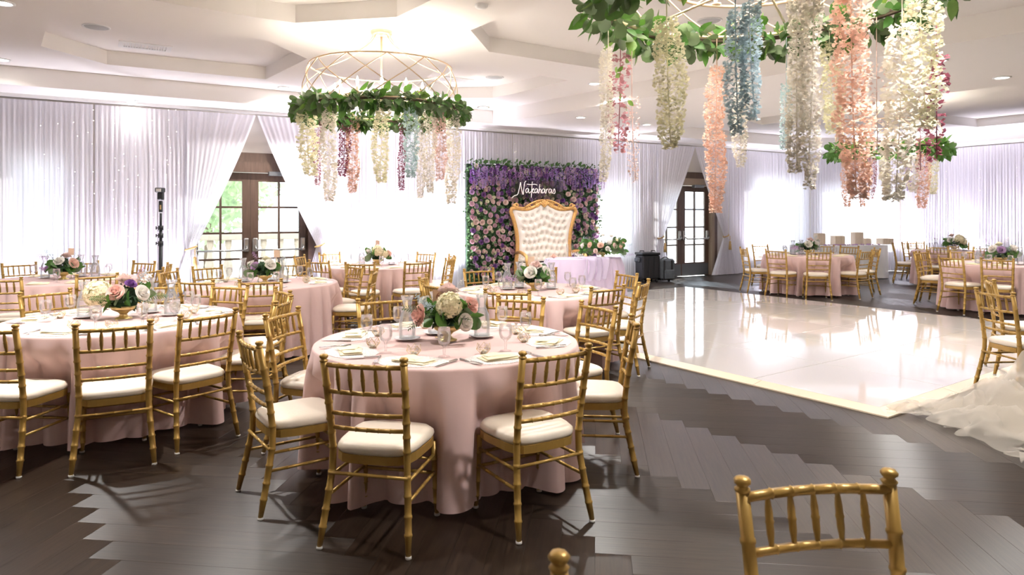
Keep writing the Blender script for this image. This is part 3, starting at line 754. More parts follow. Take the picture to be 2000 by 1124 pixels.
# ------------------------------------------------------------------ tables
TR, TZ = 0.845, 0.762
def cloth_mesh(seed, R=TR, Z=TZ, hem=.02, nf=26, flare=.05, chairs=(), amp=.07):
    rnd = random.Random(seed); n = 286; ph = [rnd.uniform(0, 6.28) for _ in range(3)]
    def fold(a):
        b = a + .07 * math.sin(3 * a + ph[0]) + .04 * math.sin(5 * a + ph[1])
        s = 2 * abs(math.sin(nf * b / 2 + ph[2])) ** .65 - 1; return s * (.8 + .2 * math.sin(2 * a + ph[1]))
    rows = [[(0.001 * math.cos(2 * PI * i / n), .001 * math.sin(2 * PI * i / n), Z) for i in range(n)]]
    for r in (R * .5, R * .9, R - .012): rows.append([(r * math.cos(2 * PI * i / n), r * math.sin(2 * PI * i / n), Z) for i in range(n)])
    prof = ((Z - .004, 0), (Z - .014, 0.0), (Z - .06, .16), (Z - .12, .36), (Z - .20, .52), (Z - .26, .60), (Z - .33, .66), (Z * .45, .74), (Z * .25, .88), (hem, 1.0))
    for k, (z, g) in enumerate(prof):
        row = []
        for i in range(n):
            a = 2 * PI * i / n; f = fold(a)
            r = (R - (.004 if k == 0 else 0)) + flare * g + amp * g * f - (amp * .25 * g)
            for ca, fr_ in chairs:
                dl = (a - ca + PI) % (2 * PI) - PI
                if abs(dl) < .6:
                    lat = abs(r * math.sin(dl)); cap = (fr_ - .014) / max(.3, math.cos(dl))
                    if r > cap and lat < .25:
                        w = min(1, max(0, (.25 - lat) / .06)) * min(1, max(0, (.66 - z) / .13)) * (1 if z > .36 else .75); w = w * w * (3 - 2 * w); r = r + (cap + .45 * amp * g * (f - 1) - r) * w
            zz = z if k < len(prof) - 1 else z + .012 * (1 + math.sin(4 * a + ph[0]))
            row.append((r * math.cos(a), r * math.sin(a), zz))
        rows.append(row)
    return MB().grid(rows, wrap=True)
tt = MB().lathe([(TR - .02, TZ - .035), (TR - .02, TZ - .006)], 40).mesh('tabletop')
tl = MB().tube([(0, 0, 0), (0, 0, TZ - .035)], .02, 8).mesh('leg')
def round_table(c, label, seed, chairs, group='round tables with pink cloths'):
    t = empty('banquet_table', (c[0], c[1], 0)); tag(t, label, 'table', group)
    put('tabletop', tt, M['rib'], t)
    for k in range(4): put('leg', tl, M['steel'], t, loc=(.45 * math.cos(k * PI / 2 + .8), .45 * math.sin(k * PI / 2 + .8), 0))
    o = cloth_mesh(seed, chairs=chairs).build('tablecloth', M['cloth'], t); o['label'] = 'blush pink floor length cloth'
    return t

# ------------------------------------------------------------------ tableware
GM = MB().lathe([(.034, 0), (.034, .003), (.008, .008), (.006, .02), (.009, .035), (.006, .05), (.012, .062), (.03, .075), (.038, .10), (.039, .125), (.034, .165), (.033, .165), (.037, .125), (.036, .10), (.028, .078), (.001, .066)], 14, caps=False).mesh('goblet')
CG = MB().lathe([(.001, .004), (.047, .004), (.05, .012), (.052, .09), (.045, .14), (.027, .185), (.024, .205), (.03, .235), (.041, .268), (.039, .268), (.028, .235), (.0225, .205), (.025, .185), (.043, .14)], 16, caps=False).mesh('carafe_glass')
CW = MB().lathe([(.001, .008), (.046, .010), (.048, .09), (.041, .14), (.024, .18), (.001, .181)], 16, caps=False).mesh('water')
PLM = MB().lathe([(.001, .004), (.045, .004), (.055, .008), (.085, .016), (.085, .018), (.054, .012), (.001, .010)], 24, caps=False).mesh('saucer')
def napkin_mesh(seed):
    """a square napkin folded flat to a thick rectangle, its upper layer folded over askew"""
    mb = MB()
    def slab(w, h, z0, th, rz, dx, dy, skew):
        n, m = 12, 8; ca, sa = math.cos(rz), math.sin(rz)
        def P(i, j, top):
            u, v = i / n * 2 - 1, j / m * 2 - 1; x = u * w / 2 + skew * v * w / 2; y = v * h / 2 * (1 + .05 * math.sin(u * 3 + seed))
            edge = (1 - abs(u) ** 10) * (1 - abs(v) ** 10)
            z = z0 + (th * (.35 + .65 * edge) if top else 0) + .0016 * math.sin(u * 4 + seed) * (1 + v)
            return (x * ca - y * sa + dx, x * sa + y * ca + dy, max(.0006, z))
        mb.grid([[P(i, j, True) for i in range(n + 1)] for j in range(m + 1)])
        rim = [(i, 0) for i in range(n)] + [(n, j) for j in range(m)] + [(i, m) for i in range(n, 0, -1)] + [(0, j) for j in range(m, 0, -1)]
        mb.grid([[P(i, j, False) for i, j in rim], [P(i, j, True) for i, j in rim]], smooth=False, wrap=True)
    slab(.200, .120, .001, .010, 0, 0, 0, .0); slab(.185, .095, .010, .008, .06 + .04 * seed, .004, -.008, .10); slab(.120, .070, .017, .006, -.12 * seed, -.02, .006, -.2)
    return mb.mesh('napkin')
NM = [napkin_mesh(s) for s in (1, 2, 3)]
def placemat_mesh():
    mb = MB(); n = 48
    def rr(i): return 1 + .02 * math.sin(i * PI / 2 * 3)
    o = [(.205 * rr(i) * math.cos(2 * PI * i / n), .145 * rr(i) * math.sin(2 * PI * i / n)) for i in range(n)]
    mb.grid([[(x, y, 0) for x, y in o], [(x, y, .002) for x, y in o]], smooth=False, wrap=True); mb.add([(x, y, .002) for x, y in o], [tuple(range(n))])
    return mb.mesh('placemat')
PMM = placemat_mesh()
def knife_mesh():
    mb = MB(); mb.bbox((0, -.055, .006), (.015, .085, .009), .003)
    mb.add([(-.007, -.012, .002), (.007, -.012, .002), (.009, .07, .002), (.001, .105, .002), (-.007, .09, .002), (-.007, -.012, .005), (.007, -.012, .005), (.009, .07, .004), (.001, .105, .004), (-.007, .09, .004)],
           [(4, 3, 2, 1, 0), (5, 6, 7, 8, 9), (0, 1, 6, 5), (1, 2, 7, 6), (2, 3, 8, 7), (3, 4, 9, 8), (4, 0, 5, 9)])
    return mb.mesh('knife')
def fork_mesh():
    mb = MB(); mb.tube([(0, -.10, .004), (0, -.02, .005), (0, .03, .009)], [.006, .004, .0035], 6)
    mb.bbox((0, .045, .009), (.022, .03, .003), .001)
    for i in range(4): mb.box((-.0085 + i * .0057, .078, .009), (.003, .042, .003))
    return mb.mesh('fork')
KM, FM = knife_mesh(), fork_mesh()
def votive_mesh():
    mb = MB(); n = 5
    A = [(.022 * math.cos(2 * PI * i / n), .022 * math.sin(2 * PI * i / n), .003) for i in range(n)]
    B = [(.043 * math.cos(2 * PI * (i + .5) / n), .043 * math.sin(2 * PI * (i + .5) / n), .03) for i in range(n)]
    Cc = [(.038 * math.cos(2 * PI * i / n), .038 * math.sin(2 * PI * i / n), .062) for i in range(n)]
    for i in range(n):
        j = (i + 1) % n
        for a, b in ((A[i], A[j]), (A[i], B[i]), (A[j], B[i]), (B[i], Cc[i]), (B[i], Cc[j]), (B[i], B[j])): mb.tube([a, b], .0011, 4, caps=False)
    return mb.mesh('wire_frame')
VM = votive_mesh()
VC = MB().lathe([(.017, .003), (.017, .022), (.001, .021)], 10).mesh('tealight')
VG = MB().lathe([(.021, .004), (.041, .031), (.036, .06)], 5, caps=False, smooth=False).mesh('glass_facets')
LEAF = {}
def leaf_mesh(kind):
    mb = MB()
    if kind == 'point':
        prof = [(0, .0), (.25, .42), (.5, .5), (.75, .34), (1, 0)]
        L = [(t, -w * .55, .10 * w - .22 * t * t) for t, w in prof]; R_ = [(t, w * .55, .10 * w - .22 * t * t) for t, w in prof]; C_ = [(t, 0, -.03 - .2 * t * t) for t, w in prof]
        mb.grid([L, C_, R_])
    elif kind == 'round':
        n = 10; ring = [(.5 + .5 * math.cos(2 * PI * i / n), .46 * math.sin(2 * PI * i / n), .07 * math.cos(4 * PI * i / n)) for i in range(n)]
        mb.add(ring + [(.5, 0, -.06)], [(i, (i + 1) % n, n) for i in range(n)], True)
    elif kind == 'fern':
        mb.tube([(0, 0, 0), (.5, 0, .05), (1, 0, -.05)], .012, 4)
        for k in range(9):
            t = .12 + .09 * k; w = .26 * (1 - t * .7)
            for s in (-1, 1): mb.add([(t, 0, .03), (t + .10, s * w * .5, .04), (t + .12, s * w, .0), (t + .05, s * w * .45, .02)], [(0, 1, 2, 3)])
    me = mb.mesh('leaf'); return me
for k in ('point', 'round', 'fern'):
    for mn in ('leaf', 'euc', 'brightleaf'):
        me = leaf_mesh(k); me.materials.append(M[mn]); LEAF[k, mn] = me
def rose_mesh():
    mb = MB(); rnd = random.Random(4)
    def pet(a, r0, tilt, w, h, z0, curl):
        rows = []
        for j in range(5):
            v = j / 4; row = []
            for i in range(5):
                u = i / 4 - .5; an = a + u * w; rad = r0 + math.sin(tilt) * h * v + .10 * math.sin(PI * v) * (r0 + .2) + curl * v ** 4
                row.append((rad * math.cos(an), rad * math.sin(an), z0 + math.cos(tilt) * h * (v - .55 * u * u * v) - curl * .7 * v ** 4))
            rows.append(row)
        mb.grid(rows)
    for n, r0, tilt, w, h, z0, cu in ((2, .04, .0, 3.0, .70, -.05, -.02), (3, .11, .06, 2.3, .72, -.10, .02), (4, .19, .16, 1.9, .74, -.20, .07), (5, .27, .30, 1.65, .72, -.30, .13), (6, .33, .55, 1.35, .66, -.36, .16), (6, .33, .85, 1.3, .62, -.38, .14)):
        o = rnd.random() * 6
        for k in range(n): pet(o + k * 2 * PI / n, r0, tilt, w, h, z0, cu)
    mb.sphere((0, 0, -.22), .36, 8, 5)
    return mb
ROSE = {}
for mn in ('p_pink', 'p_white', 'p_lilac', 'p_purple', 'p_dustyrose', 'p_blush', 'p_cream', 'p_peach'):
    me = rose_mesh().mesh('rose'); me.materials.append(M[mn]); ROSE[mn] = me
def mum_mesh():
    mb = MB(); rnd = random.Random(12); N = 95
    for i in range(N):
        z = 1 - 1.75 * (i + .5) / N; rr = math.sqrt(max(0, 1 - z * z)); an = i * 2.39996
        v = Vector((rr * math.cos(an), rr * math.sin(an), z)); v += Vector((rnd.gauss(0, .06), rnd.gauss(0, .06), rnd.gauss(0, .06))); v.normalize()
        w = v.orthogonal().normalized(); w.rotate(Matrix.Rotation(rnd.random() * 6, 3, v)); q = v.cross(w); p = v * rnd.uniform(.78, .92)
        for k in range(4):
            d = w * math.cos(k * PI / 2) + q * math.sin(k * PI / 2); e_ = v.cross(d); lift = v * rnd.uniform(.0, .10)
            mb.add([p, p + d * .09 + e_ * .10 + lift * .5, p + d * .20 + e_ * .08 + lift, p + d * .25 + lift * .6, p + d * .20 - e_ * .08 + lift, p + d * .09 - e_ * .10 + lift * .5], [(0, 1, 2, 3), (0, 3, 4, 5)], True)
    mb.sphere((0, 0, 0), .70, 10, 6); return mb
HYD = {}
for mn in ('p_hyd', 'p_white', 'p_lilac', 'p_dustyrose'):
    me = mum_mesh().mesh('hydrangea'); me.materials.append(M[mn]); HYD[mn] = me
def sprig_mesh(mn, n=16):
    mb = MB(); rnd = random.Random(n)
    mb.tube([(0, 0, 0), (0, 0, 1)], .015, 4)
    for i in range(n):
        z = .25 + .75 * i / n; a = i * 2.4; r = .18 * (1.1 - z * .6); p = Vector((r * math.cos(a), r * math.sin(a), z))
        for k in range(3):
            b = a + k * 2.1; d = Vector((math.cos(b), math.sin(b), .4)) * .10; e_ = Vector((-math.sin(b), math.cos(b), 0)) * .045
            mb.add([p, p + d * .6 + e_, p + d, p + d * .6 - e_], [(0, 1, 2, 3)])
    me = mb.mesh('sprig'); me.materials.append(M[mn]); return me
SPRIG = {k: sprig_mesh(k) for k in ('p_blue', 'p_lilac', 'p_white', 'p_wist')}
def look(o, v, roll=0.0, axis='Z'):
    o.rotation_mode = 'QUATERNION'; q = Vector(v).to_track_quat(axis, 'Y' if axis != 'Y' else 'Z')
    o.rotation_quaternion = q @ Matrix.Rotation(roll, 3, axis if axis in 'XYZ' else 'Z').to_quaternion()
BOWL = MB().lathe([(.055, 0), (.055, .006), (.03, .015), (.022, .03), (.035, .045), (.075, .065), (.085, .09), (.08, .09), (.06, .07)], 18, caps=False).mesh('bowl')
def bouquet(loc, label, seed, heads, size=1.0, leaves=34, flat=1.0, lspread=1.0, group='floral centrepieces'):
    rnd = random.Random(seed); t = empty('flower_centrepiece', loc, 0); tag(t, label, 'flowers', group)
    put('bowl', BOWL, M['brassbowl'], t, scale=(size, size, size))
    foliage(90, .12 * size, .15 * size, .6, .05, seed).build('greens', M['darkleaf'], t)
    for kind, mn, (x, y, z), r in heads:
        me = {'rose': ROSE, 'hyd': HYD, 'sprig': SPRIG}[kind][mn]
        o = put({'rose': 'rose', 'hyd': 'hydrangea', 'sprig': 'blossom_sprig'}[kind], me, None, t, loc=(x * size, y * size, z * size), scale=r * size)
        look(o, (x, y, max(.03, z - .12)), rnd.random() * 6)
    for i in range(leaves):
        a = 2 * PI * i / leaves + rnd.uniform(-.3, .3); el = rnd.uniform(-.35, .7); k = rnd.choice(('point', 'round', 'round', 'point', 'fern'))
        d = Vector((math.cos(a) * math.cos(el), math.sin(a) * math.cos(el), math.sin(el) * flat)); r0 = rnd.uniform(.07, .14) * size; d = Vector((d.x * lspread, d.y, d.z))
        o = put('leaf', LEAF[k, rnd.choice(('leaf', 'leaf', 'euc'))], None, t, loc=(d.x * r0, d.y * r0, .14 * size + d.z * r0 * .7), scale=rnd.uniform(.07, .11) * size * (1.5 if k == 'fern' else 1))
        look(o, d + Vector((0, 0, rnd.uniform(-.6, .2))), rnd.uniform(-.8, .8), 'X')
    return t
H1 = [('hyd', 'p_hyd', (.02, -.10, .21), .078), ('rose', 'p_pink', (-.15, -.09, .155), .068), ('rose', 'p_pink', (.145, -.06, .21), .055), ('rose', 'p_blush', (.0, .06, .28), .068), ('rose', 'p_white', (.115, -.12, .12), .055), ('rose', 'p_white', (-.14, .05, .21), .05),
      ('sprig', 'p_blue', (-.09, -.06, .20), .11), ('sprig', 'p_blue', (-.06, -.09, .18), .10), ('sprig', 'p_white', (.05, .0, .25), .10), ('rose', 'p_white', (.05, .13, .2), .05)]
H2 = [('hyd', 'p_hyd', (-.13, -.08, .18), .10), ('hyd', 'p_white', (-.17, .02, .16), .07), ('rose', 'p_pink', (.015, -.13, .20), .066), ('rose', 'p_blush', (-.01, .02, .28), .065), ('rose', 'p_white', (.17, -.06, .19), .062), ('rose', 'p_purple', (.075, -.04, .25), .045), ('sprig', 'p_blue', (.09, .0, .24), .12), ('sprig', 'p_white', (.13, -.02, .24), .11), ('sprig', 'p_lilac', (.05, .07, .26), .11)]
H3 = [('rose', 'p_white', (.01, -.10, .22), .065), ('rose', 'p_peach', (.15, -.04, .19), .07), ('sprig', 'p_lilac', (-.13, -.03, .2), .16), ('sprig', 'p_blue', (-.10, .0, .22), .16), ('sprig', 'p_blue', (.08, .03, .24), .13), ('rose', 'p_blush', (.0, .05, .27), .06), ('rose', 'p_lilac', (-.16, -.06, .12), .05), ('sprig', 'p_lilac', (-.17, .02, .1), .14)]
H4 = [('rose', 'p_white', (.10, -.10, .22), .075), ('rose', 'p_white', (-.15, -.03, .21), .07), ('rose', 'p_lilac', (-.08, -.11, .20), .062), ('sprig', 'p_white', (.05, .0, .25), .13), ('sprig', 'p_blue', (.13, .0, .22), .12), ('sprig', 'p_lilac', (-.1, .05, .25), .12), ('rose', 'p_cream', (.0, .05, .27), .055)]
H5 = [('hyd', 'p_hyd', (.02, -.10, .22), .088), ('hyd', 'p_hyd', (.10, -.08, .17), .07), ('rose', 'p_white', (-.12, -.08, .21), .065), ('rose', 'p_peach', (.17, -.03, .18), .06), ('rose', 'p_blush', (-.02, .05, .28), .055), ('sprig', 'p_blue', (.05, .0, .26), .12)]
H6 = [('rose', 'p_white', (-.035, -.13, .20), .075), ('rose', 'p_blush', (.03, -.05, .27), .068), ('rose', 'p_white', (.13, -.08, .21), .062), ('sprig', 'p_lilac', (-.14, -.06, .12), .16), ('sprig', 'p_lilac', (-.17, -.02, .10), .15), ('sprig', 'p_blue', (.09, .0, .24), .12), ('sprig', 'p_white', (-.08, .05, .24), .12)]
MAXN = 0
SECT = ('right', 'back right', 'back', 'back left', 'left', 'front left', 'front', 'front right')
def carafe(x, y, label, group):
    s = put('saucer', PLM, M['ceramic'], loc=(x, y, TZ + .001)); tag(s, 'white saucer under the ' + label, 'saucer', 'saucers under carafes')
    t = empty('water_carafe', (x, y, TZ + .006)); tag(t, label[0].upper() + label[1:] if False else label, 'carafe', group)
    put('carafe_glass', CG, M['carafe'], t, scale=1.06); put('water', CW, M['water'], t, scale=1.06)
def setting(tc, ang, where, detail, seed, tname):
    rnd = random.Random(seed); c = Vector(tc)
    d = Vector((math.cos(ang), math.sin(ang))); s = Vector((-d.y, d.x)); rot = math.atan2(d.y, d.x) + PI / 2
    def P(r, side, z=TZ): q = c + d * r + s * side; return (q.x, q.y, z)
    g = 'settings on ' + tname
    if detail >= 2:
        tag(put('placemat', PMM, M['lace'], loc=P(.655, 0, TZ + .0005), rot=rot), 'lacy paper placemat, %s place on %s' % (where, tname), 'placemat', 'placemats, ' + tname)
        tag(put('knife', KM, M['silver'], loc=P(.68, .20 + rnd.uniform(0, .02), TZ + .003), rot=rot + PI + rnd.uniform(-.5, .3)), 'silver table knife, %s place on %s' % (where, tname), 'knife', 'knives, ' + tname)
        tag(put('fork', FM, M['silver'], loc=P(.68, -.19, TZ + .003), rot=rot + PI + rnd.uniform(-.2, .5)), 'silver fork, %s place on %s' % (where, tname), 'fork', 'forks, ' + tname)
    tag(put('napkin', random.choice(NM), M['napkin'], loc=P(.66, rnd.uniform(-.02, .02), TZ + .003), rot=rot + rnd.uniform(-.35, .35), scale=1.1), 'pale yellow folded napkin, %s place on %s' % (where, tname), 'napkin', 'napkins, ' + tname)
    tag(put('goblet', GM, M['glass'], loc=P(.50, .14, TZ + .001), scale=1.02), 'clear stemmed goblet, %s place on %s' % (where, tname), 'goblet', 'goblets, ' + tname)
    if detail >= 2:
        t = empty('wire_votive', P(.50, -.04 + rnd.uniform(-.03, .03), TZ + .001), rnd.random()); tag(t, 'gold wire votive holder, %s place on %s' % (where, tname), 'candle holder', 'votives, ' + tname)
        put('wire_frame', VM, M['goldwire'], t); put('tealight', VC, M['candle'], t); put('glass_facets', VG, M['glass'], t)
def seatnames(n_angs):
    """unique words for each seat by its direction round the table as the camera sees it"""
    w = [SECT[int(round((a % (2 * PI)) / (PI / 4))) % 8] for a in n_angs]; out = list(w)
    for s in set(w):
        ids = [i for i, q in enumerate(w) if q == s]
        if len(ids) > 1:
            ids.sort(key=lambda i: math.cos(n_angs[i]) if s not in ('left', 'right') else -math.sin(n_angs[i]))
            for k, i in enumerate(ids):
                if s in ('left', 'right'): out[i] = (('farther ', 'nearer ') if len(ids) == 2 else ('farther ', 'middle ', 'nearer '))[k] + s
                else: out[i] = 'more leftward ' * (k == 0) + 'more rightward ' * (k == len(ids) - 1 and k > 0) + 'middle ' * (0 < k < len(ids) - 1) + s
    return out
TABLES = []
def table_group(tname, c, pairs, detail, heads, seed, bscale=1.0, carafes=((-.26, .06), (.24, .08), (.02, .3)), rotb=0.0, numcard=None, extra=None, blab=''):
    """pairs: photo pixels of the two post tops of every chair (x1,y1,x2,y2) or ('w',x,y) world mids"""
    cv = Vector(c); mids = []
    for p in pairs:
        if p[0] == 'w': mids.append(Vector((p[1], p[2])))
        else:
            q = at((p[0] + p[2]) / 2, (p[1] + p[3]) / 2, .92); mids.append(Vector((q.x, q.y)))
    # keep every chair clear of the cloth: push it out along its own direction
    res = []
    for m in mids:
        d = m - cv
        r = min(max(d.length, 1.20), 1.45); res.append(cv + d.normalized() * r)
    angs = [math.atan2((m - cv).y, (m - cv).x) for m in res]
    names = seatnames(angs)
    round_table(c, 'round table with blush pink cloth, ' + tname, seed, [(a, (m - cv).length - .265 - .222) for m, a in zip(res, angs)])
    for m, a, w in zip(res, angs, names):
        place_chair(m, cv - m, 'gold chiavari chair, %s seat of %s' % (w, tname), 'gold chairs, ' + tname)
        setting(c, a, w, detail, seed * 31 + int(a * 50), tname)
    for k, (x, y) in enumerate(carafes):
        carafe(c[0] + x, c[1] + y, 'glass water carafe, %s one on %s' % (('left', 'right', 'back')[k], tname), 'carafes, ' + tname)
    bouquet((c[0], c[1] , TZ + .001), 'bouquet of %s on %s' % (blab, tname), seed, heads, bscale)
    if numcard is not None:
        t = empty('table_number', (c[0] + numcard[0], c[1] + numcard[1], TZ + .001)); tag(t, 'small blush table number card on %s' % tname, 'table number')
        zc = numcard[2]
        MB().tube([(0, 0, 0), (0, 0, zc - .05)], .003, 5).lathe([(.02, 0), (.02, .004)], 8).build('stand', M['goldwire'], t)
        card = MB().box((0, 0, zc), (.072, .002, .088)).build('card', M['paper'], t)
        if len(numcard) > 3:
            cu = bpy.data.curves.new('numeral', 'FONT'); cu.body = numcard[3]; cu.size = .06; cu.align_x = 'CENTER'; cu.align_y = 'CENTER'; cu.extrude = .0006
            to = bpy.data.objects.new('numeral_curve', cu); COL.objects.link(to); bpy.context.view_layer.update()
            me = bpy.data.meshes.new_from_object(to.evaluated_get(bpy.context.evaluated_depsgraph_get())); bpy.data.objects.remove(to)
            put('numeral', me, M['ink'], card, loc=(0, -.0024, zc), rot=(PI / 2, 0, 0))

table_group('the nearest centre table', (-.42, 4.43), [(637, 690, 781, 703), (1029, 687, 1147, 671), (1178, 631, 1194, 613), (1128, 587, 1209, 597), (967, 583, 1043, 580), (714, 585, 805, 583), (551, 613, 621, 601), (464, 648, 506, 665)], 2, H1, 1, 1.15,
            carafes=((-.26, .0), (.22, .10), (-.10, .22)), numcard=(-.07, .10, .275, '6'), blab='yellow hydrangea and pink roses')
table_group('the front left table', (-3.05, 5.36), [('w', -3.17, 4.1), (154, 632, 290, 625), (356, 613, 460, 602), (544, 588, 566, 576), (539, 560, 567, 567), (392, 556, 462, 559), ('w', -3.42, 6.5), (48, 571, 134, 562), ('w', -4.25, 5.25)], 2, H2, 2, 1.12,
            carafes=((-.32, .02), (.30, .15), (.05, .3)), numcard=(.09, .10, .31), blab='big cream hydrangea and one pink rose')
table_group('the table before the left doors', (-2.95, 8.15), [(352, 545, 412, 546), (472, 545, 546, 545), ('w', -1.65, 8.2), ('w', -2.05, 8.95), ('w', -3.0, 9.35), (388, 521, 444, 518), (321, 528, 349, 524)], 2, H4, 4, 1.05,
            carafes=((-.30, .1), (.22, .02), (.0, .3)), numcard=(.10, .12, .34), blab='white and lilac roses')
table_group('the table below hanging flowers', (-2.15, 10.95), [(605, 507, 640, 509), (675, 512, 729, 512), (800, 511, 844, 509), ('w', -.95, 10.6), (872, 496, 889, 498), (809, 493, 845, 493), (622, 493, 661, 492), (571, 500, 598, 497)], 1, H5, 5, 1.1,
            carafes=((-.28, .1), (.2, .12), (-.1, .3)), numcard=(-.03, .12, .35), blab='yellow hydrangeas and pale roses')
table_group('the far left table', (-5.65, 8.6), [('w', -5.4, 7.2), (156, 536, 225, 533), (284, 526, 312, 522), (315, 513, 330, 516), (250, 510, 287, 511), (140, 510, 179, 509), ('w', -6.75, 9.35)], 1, H3, 3, 1.1,
            carafes=((-.30, .1), (.28, .2), (.0, .35)), numcard=(.02, .12, .34), blab='peach rose and blue delphinium')
table_group('the table before the flower wall', (.23, 7.33), [(828, 551, 859, 552), (949, 564, 1032, 565), (1146, 558, 1198, 554), ('w', 1.30, 6.85), (1190, 531, 1229, 533), ('w', .35, 8.55), (907, 525, 963, 523), (828, 541, 844, 535)], 2, H6, 6, 1.05,
            carafes=((-.28, .08), (.20, .14), (-.15, .25)), numcard=(-.02, .14, .31), blab='white and blush roses with fern')
table_group('the table by the far doors', (5.95, 13.75), [('w', 4.66, 13.75), ('w', 5.0, 12.95), ('w', 5.62, 12.5), ('w', 6.62, 12.75), ('w', 7.2, 13.45), (1660, 479, 1688, 479), (1598, 476, 1633, 478), (1468, 478, 1495, 476)], 1, H6, 8, 1.15,
            carafes=((-.25, .1), (.28, .15), (.0, .3)), blab='small peach and cream roses')
table_group('the far right wall table', (9.85, 15.2), [(1741, 474, 1766, 476), (1811, 479, 1852, 481), (1891, 481, 1934, 481), ('w', 10.6, 16.2), ('w', 9.6, 16.5), (1762, 471, 1789, 471)], 1, H5, 9, 1.25,
            carafes=((-.35, .1), (.3, .1), (.0, .3)), blab='cream hydrangeas at far right')
table_group('the right edge table', (8.1, 11.3), [(1783, 493, 1797, 490), (1832, 500, 1880, 500), (1919, 503, 1978, 503), ('w', 8.3, 12.6), ('w', 7.45, 12.4)], 1, H4, 10, 1.2,
            carafes=((-.38, .0), (.1, -.30), (.0, .3)), blab='cream and mauve blooms')
# chairs by themselves at the frame edges
place_chair((.775, 1.74), (.13, -.99), 'gold chiavari chair back facing us in the foreground at lower right', 'lone gold chairs')
place_chair((-.05, 1.19), (.72, -.70), 'gold chiavari chair of which only one post top shows at bottom centre', 'lone gold chairs')
place_chair((4.22, 5.98), (.995, .10), 'gold chiavari chair at the right edge behind the ivory tulle', 'lone gold chairs')
place_chair((4.72, 6.75), (.90, -.42), 'gold chiavari chair at the right edge, farther of the pair there', 'lone gold chairs', z=DT)
# ------------------------------------------------------------------ chandeliers
RC, ZR0, ZR1 = 0.843, 2.76, 3.22
def ringpts(r, z, n=40): return [(r * math.cos(2 * PI * i / n), r * math.sin(2 * PI * i / n), z) for i in range(n)]
CH = {}
def chand_meshes():
    h0, h1 = ZR0 - Z2, ZR1 - Z2
    CH['ring0'] = MB().tube(ringpts(RC, h0, 48), .011, 6, closed=True).mesh('ring'); CH['ring1'] = MB().tube(ringpts(RC * .93, h1, 48), .009, 6, closed=True).mesh('ring')
    CH['inner'] = MB().tube(ringpts(RC * .60, h0 + .10, 40), .010, 6, closed=True)
    for k in range(6):
        a = k * PI / 3; CH['inner'].tube([(0, 0, h0 + .10), (RC * .95 * math.cos(a), RC * .95 * math.sin(a), h0 + .06)], .008, 5)
    CH['inner'] = CH['inner'].mesh('arms')
    n = 12
    def strip(a0, a1):
        pts = []
        for k in range(9):
            t = k / 8; a = a0 + (a1 - a0) * t; r = RC + (RC * .93 - RC) * t + .035 * math.sin(PI * t); pts.append((r * math.cos(a), r * math.sin(a), h0 + (h1 - h0) * t))
        return MB().tube(pts, .006, 5).mesh('lattice_bar')
    CH['lat'] = [strip(0, 2 * PI / n * 1.5), strip(0, -2 * PI / n * 1.5)]; CH['n'] = n
    CH['can'] = MB().lathe([(.12, 0), (.12, -.02), (.105, -.055), (.001, -.06)], 24, caps=False).mesh('canopy')
    CH['rod'] = MB().tube([(0, 0, -.05), (0, 0, h0 + .10)], .012, 8).mesh('stem')
    CH['arm'] = MB().tube(bez((.10, 0, -.05), (.26, 0, h1 * .75), (RC * .93, 0, h1), 8), .006, 5).mesh('hanger')
    CH['cup'] = MB().lathe([(.001, -.01), (.03, -.006), (.036, .004), (.012, .006), (.012, .012)], 10, caps=False).mesh('cup')
    CH['sleeve'] = MB().lathe([(.012, .006), (.012, .085)], 8).mesh('sleeve')
    CH['bulb'] = MB().lathe([(.006, .085), (.014, .10), (.016, .115), (.010, .140), (.001, .165)], 8, caps=False).mesh('bulb')
chand_meshes()
bl = bpy.data.lights.new('bulb', 'POINT'); bl.energy = BULB_W * 1.5; bl.color = (1, .91, .81); bl.shadow_soft_size = .03
def chandelier(x, y, label):
    t = empty('chandelier', (x, y, Z2)); tag(t, label, 'chandelier', 'round gold lattice chandeliers')
    put('canopy', CH['can'], M['chand'], t); put('stem', CH['rod'], M['chand'], t)
    put('ring', CH['ring0'], M['chand'], t); put('ring', CH['ring1'], M['chand'], t); put('arms', CH['inner'], M['chand'], t)
    for k in range(CH['n']):
        for me in CH['lat']: put('lattice_bar', me, M['chand'], t, rot=2 * PI * k / CH['n'])
    for k in range(5): put('hanger', CH['arm'], M['chand'], t, rot=2 * PI * k / 5 + .5)
    for k in range(12):
        a = 2 * PI * k / 12 + .2; z = ZR0 - Z2 + .11
        c = put('candle', CH['sleeve'], M['candle'], t, loc=(RC * .60 * math.cos(a), RC * .60 * math.sin(a), z)); put('cup', CH['cup'], M['chand'], c); put('bulb', CH['bulb'], M['bulb'], c)
        if k % 2 == 0:
            lo = bpy.data.objects.new('bulb_light', bl); COL.objects.link(lo); lo.parent = t; lo.location = (RC * .60 * math.cos(a), RC * .60 * math.sin(a), z + .19)
    return t
